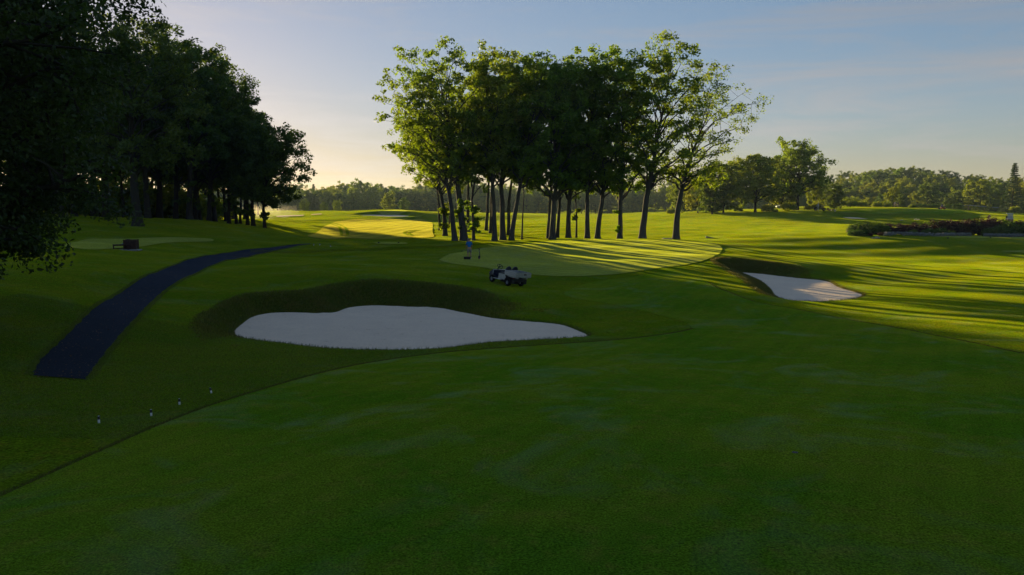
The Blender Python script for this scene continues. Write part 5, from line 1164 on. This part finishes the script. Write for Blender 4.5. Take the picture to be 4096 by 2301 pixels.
for b, lab in zip(BUNKERS[:2], ('shaggy dark grass on the back face of the big bunker', 'shaggy grass on the banks of the hook-shaped bunker')):
    lo = b['P'].min(0)-b['w']*1.4; hi = b['P'].max(0)+b['w']*1.4; n = 330000
    x = rng.uniform(lo[0], hi[0], n); y = rng.uniform(lo[1], hi[1], n); ins = inside(b['P'], x, y); x, y = x[~ins], y[~ins]
    d = dist(b['P'], x, y); up = T0(x, y)-(b['coef'][0]+b['coef'][1]*x+b['coef'][2]*y)
    wd = b['w']*side(b, x); p_ = np.clip((wd*1.2-d)/(wd*.5), 0, 1)*np.clip((up-.3)/.5, 0, 1)+np.exp(-(d/.15)**2)*.8
    k = rng.uniform(size=len(x)) < p_; x, y = x[k], y[k]
    blades('long_grass', x, y, .13, .022, .5, L_face, lab)
def strip(P, w, dens, side):
    seg = np.diff(P, axis=0); ln = np.linalg.norm(seg, axis=1); n = int(ln.sum()*dens*w); i = rng.choice(len(seg), n, p=ln/ln.sum()); t_ = rng.uniform(size=n)
    nr = np.stack([-seg[:, 1], seg[:, 0]], 1)/(ln[:, None]+1e-9); o = rng.uniform(0, 1, n)**1.6*w
    q = P[i]+seg[i]*t_[:, None]+nr[i]*(o*side)[:, None]; return q[:, 0], q[:, 1]
x, y = strip(EDGE_L, .16, 2600, 1); x2, y2 = strip(EDGE_R, .14, 1500, 1); 
blades('turf_edge', np.concatenate([x, x2]), np.concatenate([y, y2]), .05, .016, .5, L_face, 'darker uncut grass rim along the foreground green')
x, y = strip(PL, .22, 1500, 1); x2, y2 = strip(PR, .22, 1500, -1)
blades('turf_edge', np.concatenate([x, x2]), np.concatenate([y, y2]), .06, .018, .6, L_blade, 'ragged grass margin along the gravel path')
x = rng.uniform(-21, 8, 260000); y = rng.uniform(17, 34, 260000)
k = ~inside(NEAR, x, y) & ~inside(PATH, x, y) & ~inside(BUNKERS[0]['P'], x, y); k &= np.abs(x) < y*.70; x, y = x[k], y[k]
blades('rough_grass', x, y, .05, .016, .9, L_blade, 'short rough grass between the path, the stakes and the big bunker')
# fallen leaves on path and green
L_dead = leaf('fallen_leaf', (.20, .12, .05), (.14, .08, .03), (1, 1, 1), .2)
k = rng.uniform(size=420); a = (k*(len(PL)-1)*.55).astype(int); u = rng.uniform(.03, .97, 420)
q = PL[a]*(1-u)[:, None]+PR[np.clip(a, 0, len(PR)-1)]*u[:, None]+rng.normal(size=(420, 2))*.25
C = np.stack([q[:, 0], q[:, 1], H(q[:, 0], q[:, 1])+.035], 1); LV, LF = leaves_np(rng, C, np.full(len(C), .01), 1, .07, up=3)
tag(link_mesh('fallen_leaves', mesh_np('fallen_leaves', LV, LF), L_dead), 'brown leaves scattered on the gravel path', 'leaves', kind='stuff')

# ------------------------------------------------------------------ air: thin haze, and drifting sprinkler mist behind the left trees
def volume(name, dens, col, aniso):
    m, N, L, out = nodes_of(name); v = N.new('ShaderNodeVolumePrincipled'); v.inputs['Color'].default_value = (*col, 1); v.inputs['Density'].default_value = dens; v.inputs['Anisotropy'].default_value = aniso
    L.new(v.outputs[0], out.inputs['Volume']); return m
mb = MB(); mb.box((0, 850, 12), (3400, 3600, 64)); hz = mb.build('haze', volume('haze_air', HAZE, (.60, .80, 1.0), .3)); tag(hz, 'thin morning haze over the course', 'haze', kind='stuff')

m, N, L, out = nodes_of('sprinkler_mist'); v = N.new('ShaderNodeVolumePrincipled'); v.inputs['Color'].default_value = (.95, .93, .9, 1); v.inputs['Anisotropy'].default_value = .6
tcn = N.new('ShaderNodeTexCoord'); n1 = noise(N, L, tcn.outputs['Object'], .55, 3, .6); gr_ = N.new('ShaderNodeTexGradient'); gr_.gradient_type = 'SPHERICAL'
mpn = N.new('ShaderNodeMapping'); mpn.inputs['Scale'].default_value = (1/9, 1/5, 1/1.9); L.new(tcn.outputs['Object'], mpn.inputs[0]); L.new(mpn.outputs[0], gr_.inputs[0])
mu = N.new('ShaderNodeMath'); mu.operation = 'MULTIPLY'; L.new(rng_map(N, L, n1.outputs[0], .42, .75, 0, 1), mu.inputs[0]); L.new(gr_.outputs[1], mu.inputs[1])
m2 = N.new('ShaderNodeMath'); m2.operation = 'MULTIPLY'; L.new(mu.outputs[0], m2.inputs[0]); m2.inputs[1].default_value = .055; L.new(m2.outputs[0], v.inputs['Density']); L.new(v.outputs[0], out.inputs['Volume'])
for px, Y, lab in ((1075, 178, 'sunlit sprinkler mist drifting behind the last trunks of the left wood'), (1010, 172, 'fainter sprinkler mist among the right-hand trunks of the left wood')):
    q = put_px(px, Y); bm = bmesh.new(); bmesh.ops.create_icosphere(bm, subdivisions=3, radius=1.0); me = bpy.data.meshes.new('mist')
    for vv in bm.verts: vv.co = Vector((vv.co.x*9, vv.co.y*5, vv.co.z*1.9))
    bm.to_mesh(me); bm.free(); o = link_mesh('mist', me, m); o.location = (q[0], q[1], q[2]+1.5); tag(o, lab, 'mist', kind='stuff')
